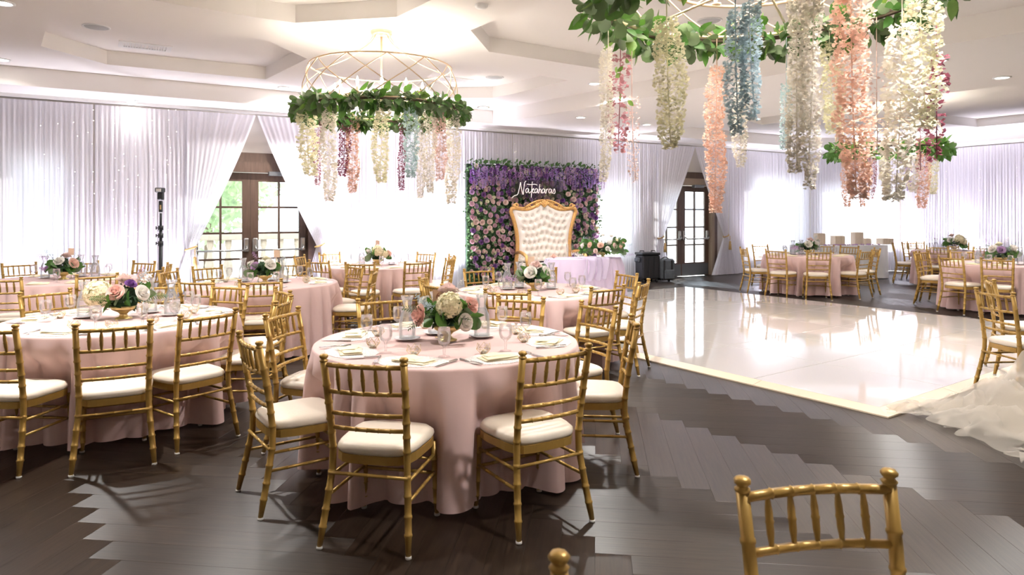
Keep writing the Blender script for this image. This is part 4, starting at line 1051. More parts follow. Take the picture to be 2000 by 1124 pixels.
def garland(x, y, label, seed, n, size, spread=.10, as_parts=True, fill=1.6):
    rnd = random.Random(seed); t = empty('leaf_garland', (x, y, ZR0)); tag(t, label, 'garland', 'leaf garlands on the chandeliers')
    MB().tube(ringpts(RC + .02, -.02, 40), .014, 5, closed=True).build('vine', M['bark'], t)
    mb = MB()
    for i in range(n):
        a = rnd.uniform(0, 2 * PI); dens = .72 + .28 * math.sin(a * 2 + seed)
        if rnd.random() > dens: a += .6
        tw = rnd.uniform(0, 2 * PI); rr = spread * rnd.random() ** .5
        p = Vector(((RC + .02 + rr * math.cos(tw)) * math.cos(a), (RC + .02 + rr * math.cos(tw)) * math.sin(a), rr * math.sin(tw) * .8 - .02))
        dirv = Vector((math.cos(a) * math.cos(tw) - math.sin(a) * rnd.uniform(-.9, .9), math.sin(a) * math.cos(tw) + math.cos(a) * rnd.uniform(-.9, .9), math.sin(tw) * .8 - rnd.uniform(0, .9)))
        k = rnd.choice(('point', 'point', 'point', 'round', 'round')); mn = rnd.choice(('leaf', 'leaf', 'leaf', 'euc', 'brightleaf')) if k == 'point' else rnd.choice(('euc', 'euc', 'leaf'))
        s = size * rnd.uniform(.7, 1.25) * (.75 if k == 'round' else 1)
        if as_parts:
            o = put('leaf', LEAF[k, mn], None, t, loc=p, scale=s); look(o, dirv, rnd.uniform(-1.6, 1.6), 'X')
        else:
            q = dirv.to_track_quat('X', 'Z') @ Matrix.Rotation(rnd.uniform(-1.6, 1.6), 3, 'X').to_quaternion(); me = LEAF[k, mn]
            mb.add([p + q @ (v.co * s) for v in me.vertices], [tuple(f.vertices) for f in me.polygons], True)
    for mn in (('leaf', 'euc') if as_parts else ('leaf',)):
        if as_parts:
            mb = MB()
            for i in range(int(n * fill)):
                a = rnd.uniform(0, 2 * PI); tw = rnd.uniform(0, 2 * PI); rr = spread * .8 * rnd.random() ** .5
                p = Vector(((RC + .02 + rr * math.cos(tw)) * math.cos(a), (RC + .02 + rr * math.cos(tw)) * math.sin(a), rr * math.sin(tw) * .7 - .03))
                dirv = Vector((math.cos(a) * math.cos(tw) - math.sin(a) * rnd.uniform(-1, 1), math.sin(a) * math.cos(tw) + math.cos(a) * rnd.uniform(-1, 1), math.sin(tw) * .8 - rnd.uniform(0, .9)))
                q = dirv.to_track_quat('X', 'Z') @ Matrix.Rotation(rnd.uniform(-1.6, 1.6), 3, 'X').to_quaternion(); me = LEAF['point' if mn == 'leaf' else 'round', mn]; s = size * rnd.uniform(.5, .9)
                mb.add([p + q @ (v.co * s) for v in me.vertices], [tuple(f.vertices) for f in me.polygons], True)
        o = mb.build('small_leaves', M[mn], t); o['kind'] = 'stuff'
    return t
def strand(top, length, w0, mn, label, seed, group, twin=False, leafy=0, dens=1.0, ps=None):
    """a hanging strand of petals: top xyz, length, radius"""
    rnd = random.Random(seed); mb = MB(); ps = ps or max(.011, w0 * .34)
    n = int(dens * 3.4 * length * 2 * PI * w0 / (ps * ps) * .5)
    sway = rnd.uniform(-.03, .03); ph = rnd.uniform(0, 6)
    mb.tube([(0, 0, max(.03, ZR0 + .01 - top[2])), (0, 0, 0), (sway * .3, 0, -length * .5), (sway, 0, -length * .97)], .003, 4)
    for i in range(n):
        t = rnd.random(); z = -length * t
        env = w0 * (.75 + .25 * math.sin(min(1, t * 6) * PI / 2)) * (1 if t < .7 else 1 - .55 * ((t - .7) / .3)) * (.85 + .3 * noise.noise(Vector((t * length * 9, seed, 0))))
        a = rnd.uniform(0, 2 * PI); r = env * (.15 + .85 * rnd.random() ** .45)
        if twin: r *= .62; xo = (w0 * .45 if rnd.random() < .5 else -w0 * .45)
        else: xo = 0
        c = Vector((sway * t + xo + .012 * math.sin(z * 7 + ph) + r * math.cos(a), r * math.sin(a), z))
        out = Vector((math.cos(a), math.sin(a), rnd.uniform(-.9, .5))).normalized(); sd = out.cross(Vector((0, 0, 1))).normalized(); sd.rotate(Matrix.Rotation(rnd.uniform(-1, 1), 3, out)); up = sd.cross(out)
        s = ps * rnd.uniform(.7, 1.25)
        mb.add([c, c + out * s * .5 + sd * s * .62 + up * s * .2, c + out * s * .95 + up * s * .25, c + out * s * .5 - sd * s * .62 + up * s * .2], [(0, 1, 2), (0, 2, 3)], True)
    t_ = empty('flower_strand', top); tag(t_, label, 'flower strand', group)
    mb.build('petals', M[mn], t_)
    if leafy:
        for i in range(leafy):
            o = put('leaf', LEAF['point', 'brightleaf'], None, t_, loc=(rnd.uniform(-1, 1) * w0, rnd.uniform(-1, 1) * w0, -length * rnd.uniform(0, .55)), scale=w0 * .9); look(o, (rnd.uniform(-1, 1), rnd.uniform(-1, 1), -.6), 0, 'X')
    return t_
def strands(cx, cy, group, lst, where):
    for i, (px, ytop, ybot, wpx, mn, front, lab, *opt) in enumerate(lst):
        # point of the ring whose image column is px, on its near (front) or far side; front may be fractional
        k = (px - 1000) / FPX
        # intersect x = k*y with circle
        r = RC * opt[0]['r'] if opt and 'r' in opt[0] else RC
        A = 1 + k * k; B = -2 * (k * cx + cy); C_ = cx * cx + cy * cy - r * r; disc = B * B - 4 * A * C_
        if disc < 0: disc = 0
        y = (-B - math.sqrt(disc)) / (2 * A) if front else (-B + math.sqrt(disc)) / (2 * A)
        x = k * y; zt = HC + (HY - ytop) / FPX * y; zb = HC + (HY - ybot) / FPX * y
        zt = min(zt, ZR0 + .02)
        kw = {q: v for q, v in (opt[0] if opt else {}).items() if q != 'r'}
        strand((x, y, zt), zt - zb, wpx / FPX * y / 2 * 1.18, mn, lab + where, 100 + i + int(cx * 10), group, **kw)
X1, Y1 = ray(745, 7.65), 7.65; X2, Y2 = ray(1487, 3.70), 3.70; X3, Y3 = ray(1733, 12.3), 12.3
chandelier(X1, Y1, 'round gold lattice chandelier with lit candle bulbs, at upper left centre')
chandelier(X2, Y2, 'nearest gold lattice chandelier, cut by the top of the photo')
chandelier(X3, Y3, 'farthest gold lattice chandelier, behind hanging flowers at right')
garland(X1, Y1, 'green leaf garland round the left chandelier ring', 3, 300, .125, .105)
garland(X2, Y2, 'large green leaf garland round the nearest chandelier ring', 5, 290, .125, .11, fill=.9)
garland(X3, Y3, 'small green leaf garland round the farthest chandelier', 8, 420, .14, .12, as_parts=False)
strands(X2, Y2, 'flower strands on the nearest chandelier', [
    (1188, 95, 355, 22, 'p_ivory', 0, 'slim ivory flower strand, leftmost on '), (1212, 105, 300, 34, 'p_mauve', 0, 'mauve flower strand with green leaves on ', dict(leafy=9, dens=.45, ps=.026)),
    (1234, 190, 358, 22, 'p_blush', 0, 'wispy blush pink flower strand right of the mauve one on ', dict(dens=.22)), (1302, 40, 290, 54, 'p_cream', 1, 'thick cream flower strand on ', dict(ps=.016)),
    (1400, 130, 415, 36, 'p_peach', 0, 'long slim peach flower strand on ', dict(ps=.017)), (1436, 20, 262, 36, 'p_blue', 1, 'dusty blue flower strand, left of the blue pair on ', dict(r=.97)),
    (1463, 5, 235, 34, 'p_blue', 1, 'dusty blue flower strand, right of the blue pair on '), (1447, 150, 327, 26, 'p_ivory', 0, 'short ivory flower strand behind the blue pair on ', dict(dens=.8)),
    (1536, 165, 292, 20, 'p_paleblue', 0, 'slim pale blue flower strand on ', dict(dens=.8)), (1556, -40, 338, 34, 'p_ivory', 1, 'ivory flower strand, left of the ivory pair on ', dict(r=.9)),
    (1590, -30, 370, 32, 'p_ivory', 1, 'ivory flower strand, right of the ivory pair on ', dict(r=.97)), (1620, 85, 262, 34, 'p_cream', 0, 'pale yellow flower strand behind the big peach one on '),
    (1661, -45, 388, 62, 'p_peach', 1, 'big thick peach flower strand on ', dict(ps=.017)), (1712, 130, 300, 34, 'p_blush', 0, 'faint wispy blush strand right of the big peach one on ', dict(dens=.2)),
    (1762, 50, 392, 52, 'p_ivory', 1, 'long ivory flower strand near the right end of '), (1797, 0, 250, 64, 'p_cream', 1, 'fat pale yellow flower strand at the right end of ', dict(r=.98, ps=.02)), (1796, 130, 340, 26, 'p_mauve', 0, 'sparse mauve flower strand beside the pale yellow one on ', dict(dens=.18)),
    (1829, 110, 318, 26, 'p_plum', 1, 'dark plum flower strand, rightmost on ', dict(dens=.5, ps=.024, leafy=3))], 'the nearest chandelier')
strands(X1, Y1, 'flower strands on the left chandelier', [
    (600, 205, 342, 34, 'p_cream', 1, 'thick pale yellow flower strand, leftmost on '), (622, 225, 362, 14, 'p_mauve', 0, 'slim mauve pink flower strand on ', dict(dens=.6)), (643, 195, 392, 26, 'p_ivory', 1, 'long ivory flower strand near the left end of '),
    (674, 215, 344, 20, 'p_plum', 0, 'dark plum flower strand, left of centre on ', dict(dens=.6)), (690, 220, 376, 22, 'p_peach', 0, 'pale peach flower strand on '), (747, 200, 356, 28, 'p_cream', 1, 'thick pale yellow flower strand at the centre of '),
    (786, 230, 372, 13, 'p_plum', 0, 'slim plum flower strand, right of centre on ', dict(dens=.8)), (800, 210, 346, 25, 'p_paleblue', 1, 'pale blue green flower strand on '), (820, 230, 388, 15, 'p_ivory', 0, 'slim ivory flower strand on '), (838, 205, 376, 20, 'p_ivory', 1, 'wider ivory flower strand on '),
    (860, 215, 352, 22, 'p_blush', 1, 'blush cream flower strand near the right end of '), (886, 205, 398, 24, 'p_ivory', 1, 'long ivory flower strand, rightmost on ')], 'the left chandelier')
strands(X3, Y3, 'flower strands on the farthest chandelier', [
    (1655, 300, 404, 17, 'p_peach', 1, 'pale peach flower strand, leftmost on '), (1683, 300, 404, 13, 'p_peach', 0, 'slim peach flower strand, second from left on '), (1704, 305, 387, 13, 'p_mauve', 1, 'speckled mauve flower strand on ', dict(dens=.7)), (1728, 303, 368, 16, 'p_cream', 0, 'pale yellow flower strand at the centre of '),
    (1773, 310, 372, 9, 'p_wist', 0, 'slim violet flower strand on '), (1784, 303, 376, 19, 'p_ivory', 1, 'ivory flower strand right of centre on '), (1803, 300, 408, 20, 'p_peach', 1, 'long peach flower strand near the right end of '), (1822, 303, 380, 15, 'p_cream', 0, 'pale yellow flower strand, rightmost on ')], 'the farthest chandelier')

# ------------------------------------------------------------------ flower wall, sign, throne
FWO = 0.52
aF0, aF1 = wall_a(916, FWO), wall_a(1168, FWO)
fw0 = wp(aF0, FWO); FL = aF1 - aF0; FH = 2.60
fw = empty('flower_wall', fw0, WA); tag(fw, 'flower wall of purple and blush roses on dark greenery', 'flower wall')
MB().box((FL / 2, .10, FH / 2), (FL, .06, FH)).build('backing', M['darkleaf'], fw)
rnd = random.Random(21)
mb = MB()
for i in range(5200):
    x, z = rnd.uniform(-.06, FL + .06), rnd.uniform(.0, FH + .08); y = rnd.uniform(-.04, .08); s = rnd.uniform(.045, .085)
    d = Vector((rnd.uniform(-1, 1), rnd.uniform(-.9, -.1), rnd.uniform(-.8, 1))).normalized(); w = d.cross(Vector((rnd.gauss(0, .4), 1, rnd.gauss(0, .4)))).normalized()
    c = Vector((x, y, z)); mb.add([c, c + d * s * .5 + w * s * .28, c + d * s, c + d * s * .5 - w * s * .28], [(0, 1, 2), (0, 2, 3)])
M['wallleaf'] = mat('flower_wall_leaf', (0.085, 0.175, 0.065), 0.5, var=0.45, vscale=7)
o = mb.build('leaves', M['wallleaf'], fw); o['kind'] = 'stuff'
pts = []
tries = 0
while len(pts) < 300 and tries < 9000:
    tries += 1; x, z = rnd.uniform(.03, FL - .03), rnd.uniform(.35, FH - .02)
    if all((x - a) ** 2 + (z - b) ** 2 > .110 ** 2 for a, b in pts): pts.append((x, z))
for x, z in pts:
    mn = rnd.choice(('p_dustyrose', 'p_dustyrose', 'p_lilac', 'p_lilac', 'p_dustyrose', 'p_blush', 'p_blush', 'p_cream', 'p_purple', 'p_purple'))
    if z > FH - .35: mn = rnd.choice(('p_lilac', 'p_purple', 'p_dustyrose', 'p_cream', 'p_purple'))
    s = rnd.uniform(.050, .072) * (.75 if mn in ('p_cream',) else 1)
    o = put('rose' if mn != 'p_cream' else 'white_bloom', ROSE[mn], None, fw, loc=(x, -.06, z), scale=s); look(o, (rnd.uniform(-.5, .5), -1, rnd.uniform(-.3, .5)), rnd.random() * 6)
big = MB(); bgp = {}
for k in range(620):
    x, z = rnd.uniform(.03, FL - .03), rnd.uniform(.1, FH - .02)
    mn = rnd.choice(('p_dustyrose', 'p_lilac', 'p_dustyrose', 'p_blush', 'p_cream', 'p_purple')); s = rnd.uniform(.034, .052)
    q = Vector((rnd.uniform(-.5, .5), -1, rnd.uniform(-.3, .5))).to_track_quat('Z', 'Y'); me = ROSE[mn]; bgp.setdefault(mn, MB()).add([Vector((x, -.03, z)) + q @ (v.co * s) for v in me.vertices], [tuple(f.vertices) for f in me.polygons], True)
for mn, m_ in bgp.items(): o = m_.build('small_blooms', M[mn], fw); o['kind'] = 'stuff'
def wisteria(seed):
    r_ = random.Random(seed); m_ = MB()
    for i in range(150):
        t = r_.random(); w = .075 * (1 - t * .8); a = r_.uniform(0, 6.28); c = Vector((w * math.cos(a), w * math.sin(a) * .7, -.40 * t)); s = .026
        d = Vector((math.cos(a), math.sin(a), r_.uniform(-.8, .3))).normalized(); sd = d.orthogonal().normalized()
        m_.add([c, c + d * s * .5 + sd * s * .5, c + d * s, c + d * s * .5 - sd * s * .5], [(0, 1, 2, 3)])
    return m_.mesh('wisteria')
WM = []
for k, mn in enumerate(('p_wist', 'p_purple', 'p_wist', 'p_lilac')):
    me = wisteria(k); me.materials.append(M[mn]); WM.append(me)
for i in range(46):
    x = .04 + (FL + .02) * i / 45 + rnd.uniform(-.03, .03)
    put('wisteria_cluster', rnd.choice(WM), None, fw, loc=(x, -.10 + rnd.uniform(-.03, .02), FH - rnd.uniform(.0, .14)), scale=(1, 1, rnd.uniform(.75, 1.25)))
for i in range(40):
    x = FL * rnd.random(); o = put('leaf', LEAF['point', 'leaf'], None, fw, loc=(x, rnd.uniform(-.08, .05), FH + rnd.uniform(-.02, .05)), scale=rnd.uniform(.08, .13)); look(o, (rnd.uniform(-1, 1), -.4, rnd.uniform(.2, 1)), 0, 'X')

# acrylic sign with script lettering
def fwpix(px, py, off):
    a = wall_a(px, off); p = wp(a, off); return a - aF0, HC + (HY - py) / FPX * p.y
sx0, sz0 = fwpix(999, 387, FWO + .16); sx1, sz1 = fwpix(1100, 354, FWO + .16)
sg = empty('name_sign', wp(aF0, FWO + .16, 0), WA); tag(sg, 'clear acrylic sign with pale script Nakaharas on the flower wall', 'sign')
MB().box(((sx0 + sx1) / 2, 0, (sz0 + sz1) / 2), (sx1 - sx0, .008, sz1 - sz0)).build('acrylic_panel', M['acrylic'], sg)
STROKES = [  # script "Nakaharas", x in letter units, baseline 0, x-height 1
    [(-2.2, -1.1), (-1.6, -.7), (-1.2, -.55), (-.6, -.3), (-.2, .9), (.15, 2.3), (.25, 1.6), (.5, .5), (.85, -.35), (1.0, .8), (1.25, 2.2), (1.6, 2.6)],
    [(2.3, .85), (1.9, 1.0), (1.55, .55), (1.75, .05), (2.15, .35), (2.35, .9), (2.35, .2), (2.6, .0), (2.95, .35)],
    [(3.05, -1.0), (3.15, .6), (3.3, 2.1), (3.35, 2.5)], [(3.15, .55), (3.6, 1.0), (3.75, .8), (3.3, .5), (3.65, .05), (4.0, .25)],
    [(1.9, 1.95), (2.8, 1.85), (3.9, 1.95), (4.6, 1.8)],
    [(4.75, .85), (4.35, 1.0), (4.0, .55), (4.2, .05), (4.6, .35), (4.8, .9), (4.8, .2), (5.05, .05)], [(5.1, .0), (5.25, 1.0), (5.4, 2.0)], [(5.18, .45), (5.5, .95), (5.75, .7), (5.75, .1), (6.0, .1)],
    [(6.75, .85), (6.35, 1.0), (6.0, .55), (6.2, .05), (6.6, .35), (6.8, .9), (6.8, .2), (7.05, .05), (7.2, .8)], [(7.12, .0), (7.2, .5), (7.3, .98)], [(7.22, .55), (7.42, .9), (7.72, .92)],
    [(8.65, .85), (8.25, 1.0), (7.9, .55), (8.1, .05), (8.5, .35), (8.7, .9), (8.7, .2), (8.95, .1), (9.2, .5)], [(9.2, .5), (9.45, 1.05), (9.7, .55), (9.55, .0), (9.1, .05)]]
lx0, lz0 = fwpix(1016, 377, FWO + .18); lx1, lz1 = fwpix(1086, 377, FWO + .18); u = (lx1 - lx0) / 9.9
lm = MB()
def smooth(pts, n=5):
    P = [Vector(p) for p in pts]; out = []
    for i in range(len(P) - 1):
        p0, p1, p2, p3 = P[max(i - 1, 0)], P[i], P[i + 1], P[min(i + 2, len(P) - 1)]
        for k in range(n):
            t = k / n; out.append(.5 * ((2 * p1) + (-p0 + p2) * t + (2 * p0 - 5 * p1 + 4 * p2 - p3) * t * t + (-p0 + 3 * p1 - 3 * p2 + p3) * t ** 3))
    return out + [P[-1]]
for st_ in STROKES: lm.tube([(lx0 + p.x * u, -.012, lz0 + p.y * u * 1.05) for p in smooth(st_)], .0062, 5)
lm.build('script_lettering', M['neon'], sg)

# tufted throne loveseat
tp = at(1060, 565); td = 14.25; th = empty('throne_loveseat', (ray(1060, td), td, 0), math.radians(20)); th.scale = (1.03, 1, 1.01); tag(th, 'tufted ivory throne loveseat with carved gold frame', 'loveseat')
BW0, BW1, BZ0, BZ1 = .60, .735, .60, 1.68
def halfw(z):
    t = (z - BZ0) / (BZ1 - BZ0); return BW0 + (BW1 - BW0) * (t ** 2.2) - .05 * math.sin(PI * min(1, t))
def topz(u):  # back top outline, u in -1..1
    return BZ1 + .02 - .08 * math.sin(PI * (1 - abs(u)) ** .8) * (1 - abs(u)) ** .3 + .10 * math.exp(-(u * 3.2) ** 2) - .07 * max(0, (abs(u) - .82) / .18) ** 2
btn = []
NB, RB = 9, 7
for r in range(RB):
    for c in range(NB - (r % 2)):
        btn.append((-.8 + (c + .5 * (r % 2)) * 1.6 / (NB - 1), (r + .7) / (RB + .6)))
rows = []; NX, NZ = 72, 44
for j in range(NZ + 1):
    row = []; v = j / NZ
    for i in range(NX + 1):
        uu = i / NX * 2 - 1; zt = topz(uu); z = BZ0 + (zt - BZ0) * v; x = uu * (halfw(min(z, BZ1)) - .03)
        dd = min(((uu - a) * .62) ** 2 + ((v - b) * 1.0) ** 2 for a, b in btn) ** .5
        y = -.115 + .055 * math.exp(-(dd / .035) ** 2) + .018 * math.exp(-(dd / .075) ** 2) + .05 * (abs(uu) ** 8 + abs(2 * v - 1) ** 8)
        row.append((x, y, z))
    rows.append(row)
MB().grid(rows).build('tufted_back', M['tuft'], th)
bm_ = MB().sphere((0, 0, 0), .010, 6, 4).mesh('button')
for a, b in btn:
    z = BZ0 + (topz(a) - BZ0) * b; put('button', bm_, M['button'], th, loc=(a * (halfw(min(z, BZ1)) - .03), -.062, z))
MB().box((0, -.03, (BZ0 + BZ1) / 2 - .02), (1.15, .05, BZ1 - BZ0 - .06)).build('back_board', M['tuft'], th)
fr = MB(); path = []
for k in range(17): z = .10 + (BZ1 - .06 - .10) * k / 16; path.append((-(halfw(max(z, BZ0)) if z > BZ0 else BW0), -.06, z))
top = [(uu * (BW1 - .01), -.06, topz(uu) + .03) for uu in [k / 20 - 1 for k in range(1, 40)]]
right = [(-x, y, z) for x, y, z in path][::-1]
fr.tube(path + top + right, .042, 8)
fr.build('gold_frame', M['thronegold'], th)
cr = MB()
for s in (-1, 1):
    for x0, z0, r, tn in ((.16, 1.77, .07, 1.4), (.34, 1.70, .06, 1.3), (.60, 1.74, .05, 1.2)):
        cr.tube([(s * (x0 + r * (1 - .7 * q) * math.cos(q * tn * 2 * PI)), -.085, z0 + r * (1 - .7 * q) * math.sin(q * tn * 2 * PI)) for q in [k / 18 for k in range(19)]], .017, 6)
    cr.tube(bez((s * .03, -.09, 1.86), (s * .25, -.09, 1.84), (s * .42, -.09, 1.70), 8), .022, 6)
    cr.tube(bez((s * .42, -.09, 1.70), (s * .56, -.09, 1.66), (s * .68, -.09, 1.76), 8), .022, 6)
for k in range(5):
    a = PI * (k + .5) / 5; cr.tube(bez((0, -.09, 1.72), (.06 * math.cos(a), -.11, 1.78 + .03 * math.sin(a)), (.11 * math.cos(a), -.09, 1.76 + .12 * math.sin(a)), 5), [.02, .022, .022, .018, .014, .008], 6)
cr.build('carved_crest', M['thronegold'], th)
sc = MB(); sc.bbox((0, -.45, .50), (1.16, .68, .16), .04); sc.build('seat_cushion', M['tuft'], th)
MB().bbox((0, -.45, .38), (1.20, .70, .09), .02).build('seat_rail', M['thronegold'], th)
for s in (-1, 1):
    MB().tube(bez((s * .60, -.10, .78), (s * .66, -.45, .86), (s * .62, -.72, .74), 8) + [(s * .60, -.74, .42)], .035, 8).build('armrest', M['thronegold'], th)
    for y in (-.06, -.74): MB().tube(bez((s * .57, y, .36), (s * .64, y - .03, .2), (s * .58, y - .02, .0), 6), [.04, .042, .04, .034, .028, .022, .026], 8).build('leg', M['thronegold'], th)

# sweetheart table
stc = (ray(1140, 12.85), 12.85)
def oval_cloth(seed, a, b, Z, m, name, parent, n=150, nf=22, hem=.015):
    mb = cloth_mesh(seed, 1.0, Z, hem, nf, .14); 
    mb.v = [(x * a, y * b, z) for x, y, z in mb.v]; return mb.build(name, m, parent)
sw = empty('sweetheart_table', (*stc, 0), math.radians(22)); tag(sw, 'sweetheart table under lavender tulle cloth before the throne', 'table')
oval_cloth(33, .78, .40, .76, M['lav_cloth'], 'tablecloth', sw)
rows = []
for j in range(15):
    v = j / 14; row = []
    for i in range(31):
        uu = i / 30; x = -.28 + .50 * uu + .06 * math.sin(v * 3); z = .775 - max(0, v - .35) * .62; y = -.05 - min(v, .35) * 1.12 - .05 * (v > .35) * math.sin(uu * 22) - .03 * math.sin(uu * 13 + v * 5) - .03
        row.append((x, y, z + .012 * math.sin(uu * 17) + .012))
    rows.append(row)
tag(MB().grid(rows).build('tulle_runner', M['lavtulle'], loc=(*stc, 0), rot=math.radians(22)), 'pale lavender tulle runner draped over the sweetheart table', 'runner')
for dx, dy, lab in ((-.22, .06, 'slim glass toasting flute nearest the throne edge'), (-.30, .02, 'second slim glass toasting flute on the sweetheart table')):
    MF = MB().lathe([(.03, 0), (.03, .003), (.005, .01), (.005, .09), (.018, .12), (.027, .20), (.024, .26)], 12, caps=False)
    tag(MF.build('toasting_flute', M['glass'], loc=(stc[0] + dx, stc[1] + dy, .763)), lab, 'flute', 'toasting flutes')
HS = [('rose', 'p_peach', (-.22, -.14, .14), .052), ('rose', 'p_peach', (-.06, -.17, .14), .056), ('rose', 'p_blush', (.16, -.14, .13), .052), ('rose', 'p_peach', (.25, -.10, .12), .048), ('rose', 'p_white', (-.32, -.08, .13), .05), ('rose', 'p_lilac', (-.10, -.06, .22), .046), ('rose', 'p_white', (.12, -.04, .23), .048), ('rose', 'p_blush', (-.14, -.20, .08), .042), ('rose', 'p_white', (.05, -.17, .10), .044), ('rose', 'p_white', (-.01, -.05, .24), .042), ('rose', 'p_peach', (.30, -.04, .15), .042), ('hyd', 'p_white', (.08, -.10, .17), .05), ('rose', 'p_cream', (.20, -.06, .19), .04),
      ('sprig', 'p_white', (-.34, -.10, .04), .16), ('sprig', 'p_white', (-.27, -.16, .02), .17), ('sprig', 'p_blue', (.28, .0, .12), .16), ('sprig', 'p_white', (.05, .0, .22), .12), ('sprig', 'p_lilac', (.30, -.05, .03), .15), ('sprig', 'p_blue', (-.18, .0, .16), .14)]
HS = [(k_, m_n, (p_[0], p_[1], p_[2] * 1.45), r_) for k_, m_n, p_, r_ in HS]
bouquet((stc[0] + .36, stc[1] - .03, .763), 'large trailing arrangement of peach roses on the sweetheart table', 44, HS, 1.25, 140, lspread=2.2, flat=2.0, group='sweetheart flowers')
tag(put('rose_head', ROSE['p_peach'], None, loc=(stc[0] - .57, stc[1] - .1, .80), scale=.075), 'single loose peach rose on the left end of the sweetheart table', 'rose')

# ------------------------------------------------------------------ gift table
gl, gr = at(1583, 548), at(1735, 544)
ga = math.atan2(gr.y - gl.y, gr.x - gl.x); GL = (gr - gl).length; GH = .82
gt = empty('gift_table', (gl.x, gl.y, 0), ga); tag(gt, 'long gift table under a white floor length cloth at the corner', 'table')
MB().box((GL / 2, .40, GH - .02), (GL - .04, .72, .03)).build('tabletop', M['rib'], gt)
mb = MB(); per = []
n = 200; W_, H_ = GL, .8
for i in range(n):
    t = i / n * 2 * (W_ + H_)
    if t < W_: p, nn = (t, 0), (0, -1)
    elif t < W_ + H_: p, nn = (W_, t - W_), (1, 0)
    elif t < 2 * W_ + H_: p, nn = (W_ - (t - W_ - H_), H_), (0, 1)
    else: p, nn = (0, H_ - (t - 2 * W_ - H_)), (-1, 0)
    per.append((p, nn, t))
rows = []
for z, g in ((GH, 0), (GH - .01, .05), (GH * .6, .5), (GH * .3, .8), (.012, 1)):
    rows.append([(p[0] + nn[0] * g * (.05 + .03 * math.sin(t * 19)), p[1] + nn[1] * g * (.05 + .03 * math.sin(t * 19 + 1)), z) for p, nn, t in per])
mb.grid(rows, wrap=True); mb.add([(p[0], p[1], GH) for p, nn, t in per], [tuple(range(n))]); mb.build('tablecloth', M['white_cloth'], gt)
def gpos(px, dy=.40):
    best = None
    for k in range(400):
        x = -1.2 + (GL + 2.4) * k / 399; q = Vector((gl.x + x * math.cos(ga) - dy * math.sin(ga), gl.y + x * math.sin(ga) + dy * math.cos(ga)))
        e_ = abs(1000 + q.x / q.y * FPX - px)
        if best is None or e_ < best[0]: best = (e_, x, q)
    return best[2]
def ribbed(px, wpx, zb, zt, lab):
    q = gpos(px); s = q.y / FPX; w = wpx * s; zt = HC + (HY - zt) * s; t = empty('ribbed_box', (q.x, q.y, GH + .001), ga); tag(t, lab, 'box', 'cream ribbed gift boxes')
    h = zt - GH; MB().bbox((0, 0, h / 2), (w, w * .7, h), .01).build('box_body', M['rib'], t)
    sm_ = MB().box((0, 0, h / 2), (.012, .012, h - .03)).mesh('rib')
    for i in range(8): put('rib', sm_, M['rib'], t, loc=(-w / 2 + w * (i + .5) / 8, -w * .35 - .005, 0))
for px, w, zt, lab in ((1600, 18, 456, 'cream ribbed box, leftmost on the gift table'), (1636, 22, 461, 'low wide cream ribbed box, second from left on the gift table'), (1674, 19, 454, 'tallest cream ribbed box at the middle of the gift table'), (1693, 13, 466, 'small cream ribbed box right of the tallest one'), (1728, 26, 466, 'low cream ribbed tray box at the right end of the gift table')):
    ribbed(px, w, 475, zt, lab)
q = gpos(1765, .3); 
mb = MB()
for i in range(60): mb.sphere((rnd.uniform(.1, GL - .1), rnd.uniform(.08, .3), GH + .012), .02, 5, 3)
o = mb.build('petal_scatter', M['p_lilac'], loc=(gl.x, gl.y, 0), rot=ga); tag(o, 'lavender petals scattered along the front of the gift table', 'petals', kind='stuff')

# ------------------------------------------------------------------ luggage by the far doors
lp = at(1268, 553); lc = empty('equipment_case', (lp.x, lp.y + .2, 0), WA * .6); tag(lc, 'black wheeled equipment case on the floor left of the far doors', 'case')
MB().bbox((0, 0, .36), (.46, .36, .56), .03).build('case_body', M['black'], lc)
MB().bbox((0, 0, .665), (.48, .38, .06), .015).build('lid', M['black'], lc)
for x in (-.15, .15): MB().tube([(x - .05, 0, .69), (x - .05, 0, .73), (x + .05, 0, .73), (x + .05, 0, .69)], .012, 6).build('handle', M['black'], lc); 
for x in (-.17, .17):
    for y in (-.13, .13): MB().tube([(x - .015, y, .035), (x + .015, y, .035)], .035, 10).box((x, y, .07), (.03, .03, .04)).build('wheel', M['black'], lc)
for x in (-.19, -.06, .08, .2): MB().box((x, -.187, .36), (.02, .012, .5)).build('moulded_rib', M['black'], lc)
MB().bbox((-.27, 0, .52), (.07, .2, .12), .03).build('side_pouch', M['bluegrey'], lc)
lp = at(1303, 552); bgx = empty('rolling_bag', (lp.x, lp.y + .2, 0), WA * .6); tag(bgx, 'grey canvas rolling bag beside the black case', 'bag')
MB().bbox((0, 0, .29), (.40, .28, .50), .05).build('bag_body', M['bluegrey'], bgx)
for x in (-.11, .09): MB().box((x, -.147, .28), (.045, .01, .46)).build('strap', M['black'], bgx)
MB().bbox((.02, -.16, .18), (.26, .05, .22), .02).build('front_pocket', M['bluegrey'], bgx)
MB().tube(bez((-.1, 0, .53), (0, 0, .62), (.1, 0, .53), 6), .012, 6).build('handle', M['black'], bgx)
for x in (-.16, .16): MB().tube([(x - .02, .1, .03), (x + .02, .1, .03)], .03, 8).build('wheel', M['black'], bgx)

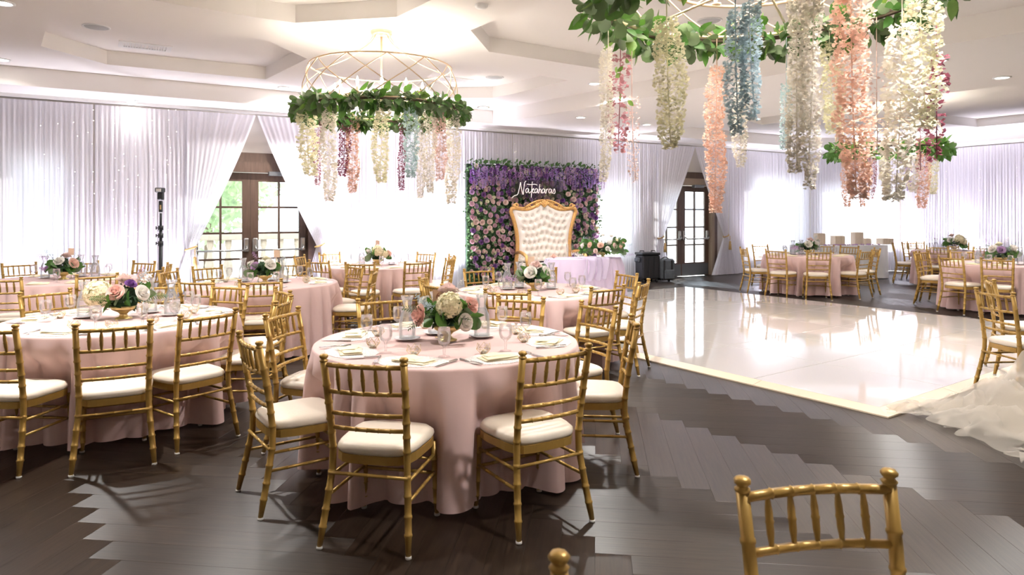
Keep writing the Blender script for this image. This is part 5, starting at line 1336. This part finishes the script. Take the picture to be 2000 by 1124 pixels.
# ------------------------------------------------------------------ photo light stand
ly = 10.55; ls = empty('light_stand', (ray(314, ly), ly, 0)); tag(ls, 'black tripod light stand before the left drapes', 'light stand')
MB().tube([(0, 0, .25), (0, 0, 1.12)], .030, 8).build('lower_tube', M['black'], ls); MB().tube([(0, 0, 1.12), (0, 0, 1.36)], .024, 8).build('middle_tube', M['black'], ls); MB().tube([(0, 0, 1.36), (0, 0, 1.60)], .018, 8).build('upper_tube', M['black'], ls)
for z in (1.13, 1.25, 1.37):
    MB().lathe([(.038, -.035), (.038, .035)], 10, (0, 0, z)).tube([(0, 0, z), (-.06, -.01, z)], .008, 6).box((-.065, -.01, z), (.012, .014, .05)).build('clamp_knob', M['black'], ls)
for k in range(3):
    a = 2 * PI * k / 3 + .5; MB().tube([(0, 0, .55), (.42 * math.cos(a), .42 * math.sin(a), .015)], .012, 6).build('leg', M['black'], ls)
fz = 1.60
fl_ = empty('speedlight_flash', (ray(314, ly), ly, fz)); tag(fl_, 'black speedlight flash mounted on top of the light stand', 'flash')
MB().bbox((0, 0, .10), (.05, .05, .18), .01).build('bracket', M['black'], fl_); MB().box((.01, -.027, .09), (.022, .004, .07)).build('indicator', M['goldwire'], fl_)
MB().bbox((0, 0, .26), (.085, .07, .12), .012).build('flash_body', M['black'], fl_)
hd = MB().bbox((.005, -.03, .355), (.11, .13, .07), .012).build('flash_head', M['black'], fl_); MB().box((.015, -.097, .352), (.075, .006, .045)).build('flash_lens', M['ceramic'], hd)

# ------------------------------------------------------------------ ivory tulle heap at the right edge
tu = empty('tulle_veil', (3.55, 4.95, 0)); tag(tu, 'heap of crumpled ivory tulle spilling over the floor at right', 'veil')
def tulle_sheet(seed, cx, cy, ax, ay, rz, h):
    rows = []; N = 70
    for j in range(N + 1):
        row = []
        for i in range(N + 1):
            uu, vv = i / N * 2 - 1, j / N * 2 - 1; r = min(1, (abs(uu) ** 2.2 + abs(vv) ** 2.2) ** (1 / 2.2))
            x, y = uu * ax, vv * ay
            wx, wy = x + .12 * noise.noise(Vector((x * 3 + seed, y * 3, 1))), y + .12 * noise.noise(Vector((x * 3, y * 3 + seed, 5)))
            n1 = 1 - abs(noise.noise(Vector((wx * 3.2 + seed, wy * 3.2, seed)))) * 2.2; n2 = 1 - abs(noise.noise(Vector((wx * 8 + seed, wy * 7, seed * 2)))) * 2.2; n3 = noise.noise(Vector((wx * 19, wy * 17, seed)))
            z = h * (1 - r ** 1.4) * (.62 + .45 * n1) + (.075 * max(0, n1) + .045 * max(0, n2) + .012 * n3) * (1.15 - r * .75) + .008
            e_ = r ** 4; x += .10 * noise.noise(Vector((uu * 3.3, vv * 3.3, seed))) * (.4 + e_) + .03 * n2; y += .10 * noise.noise(Vector((uu * 3.3, vv * 3.3, seed + 9))) * (.4 + e_)
            ca, sa = math.cos(rz), math.sin(rz); row.append((cx + x * ca - y * sa, cy + x * sa + y * ca, max(.006, z)))
        rows.append(row)
    return MB().grid(rows)
for k, (sx, sy, ax, ay, rz, h) in enumerate(((.34, .22, .55, .46, .2, .40), (.22, .12, .56, .40, -.5, .24), (.30, -.30, .40, .36, .6, .20), (-.12, .40, .48, .11, -.28, .05), (.02, -.62, .34, .17, .25, .07), (.55, .05, .5, .5, 1.0, .46), (.30, .05, .70, .50, .1, .16))):
    tulle_sheet(k * 3.1 + 1, sx, sy, ax, ay, rz, h).build('tulle_layer', M['tulle'], tu)
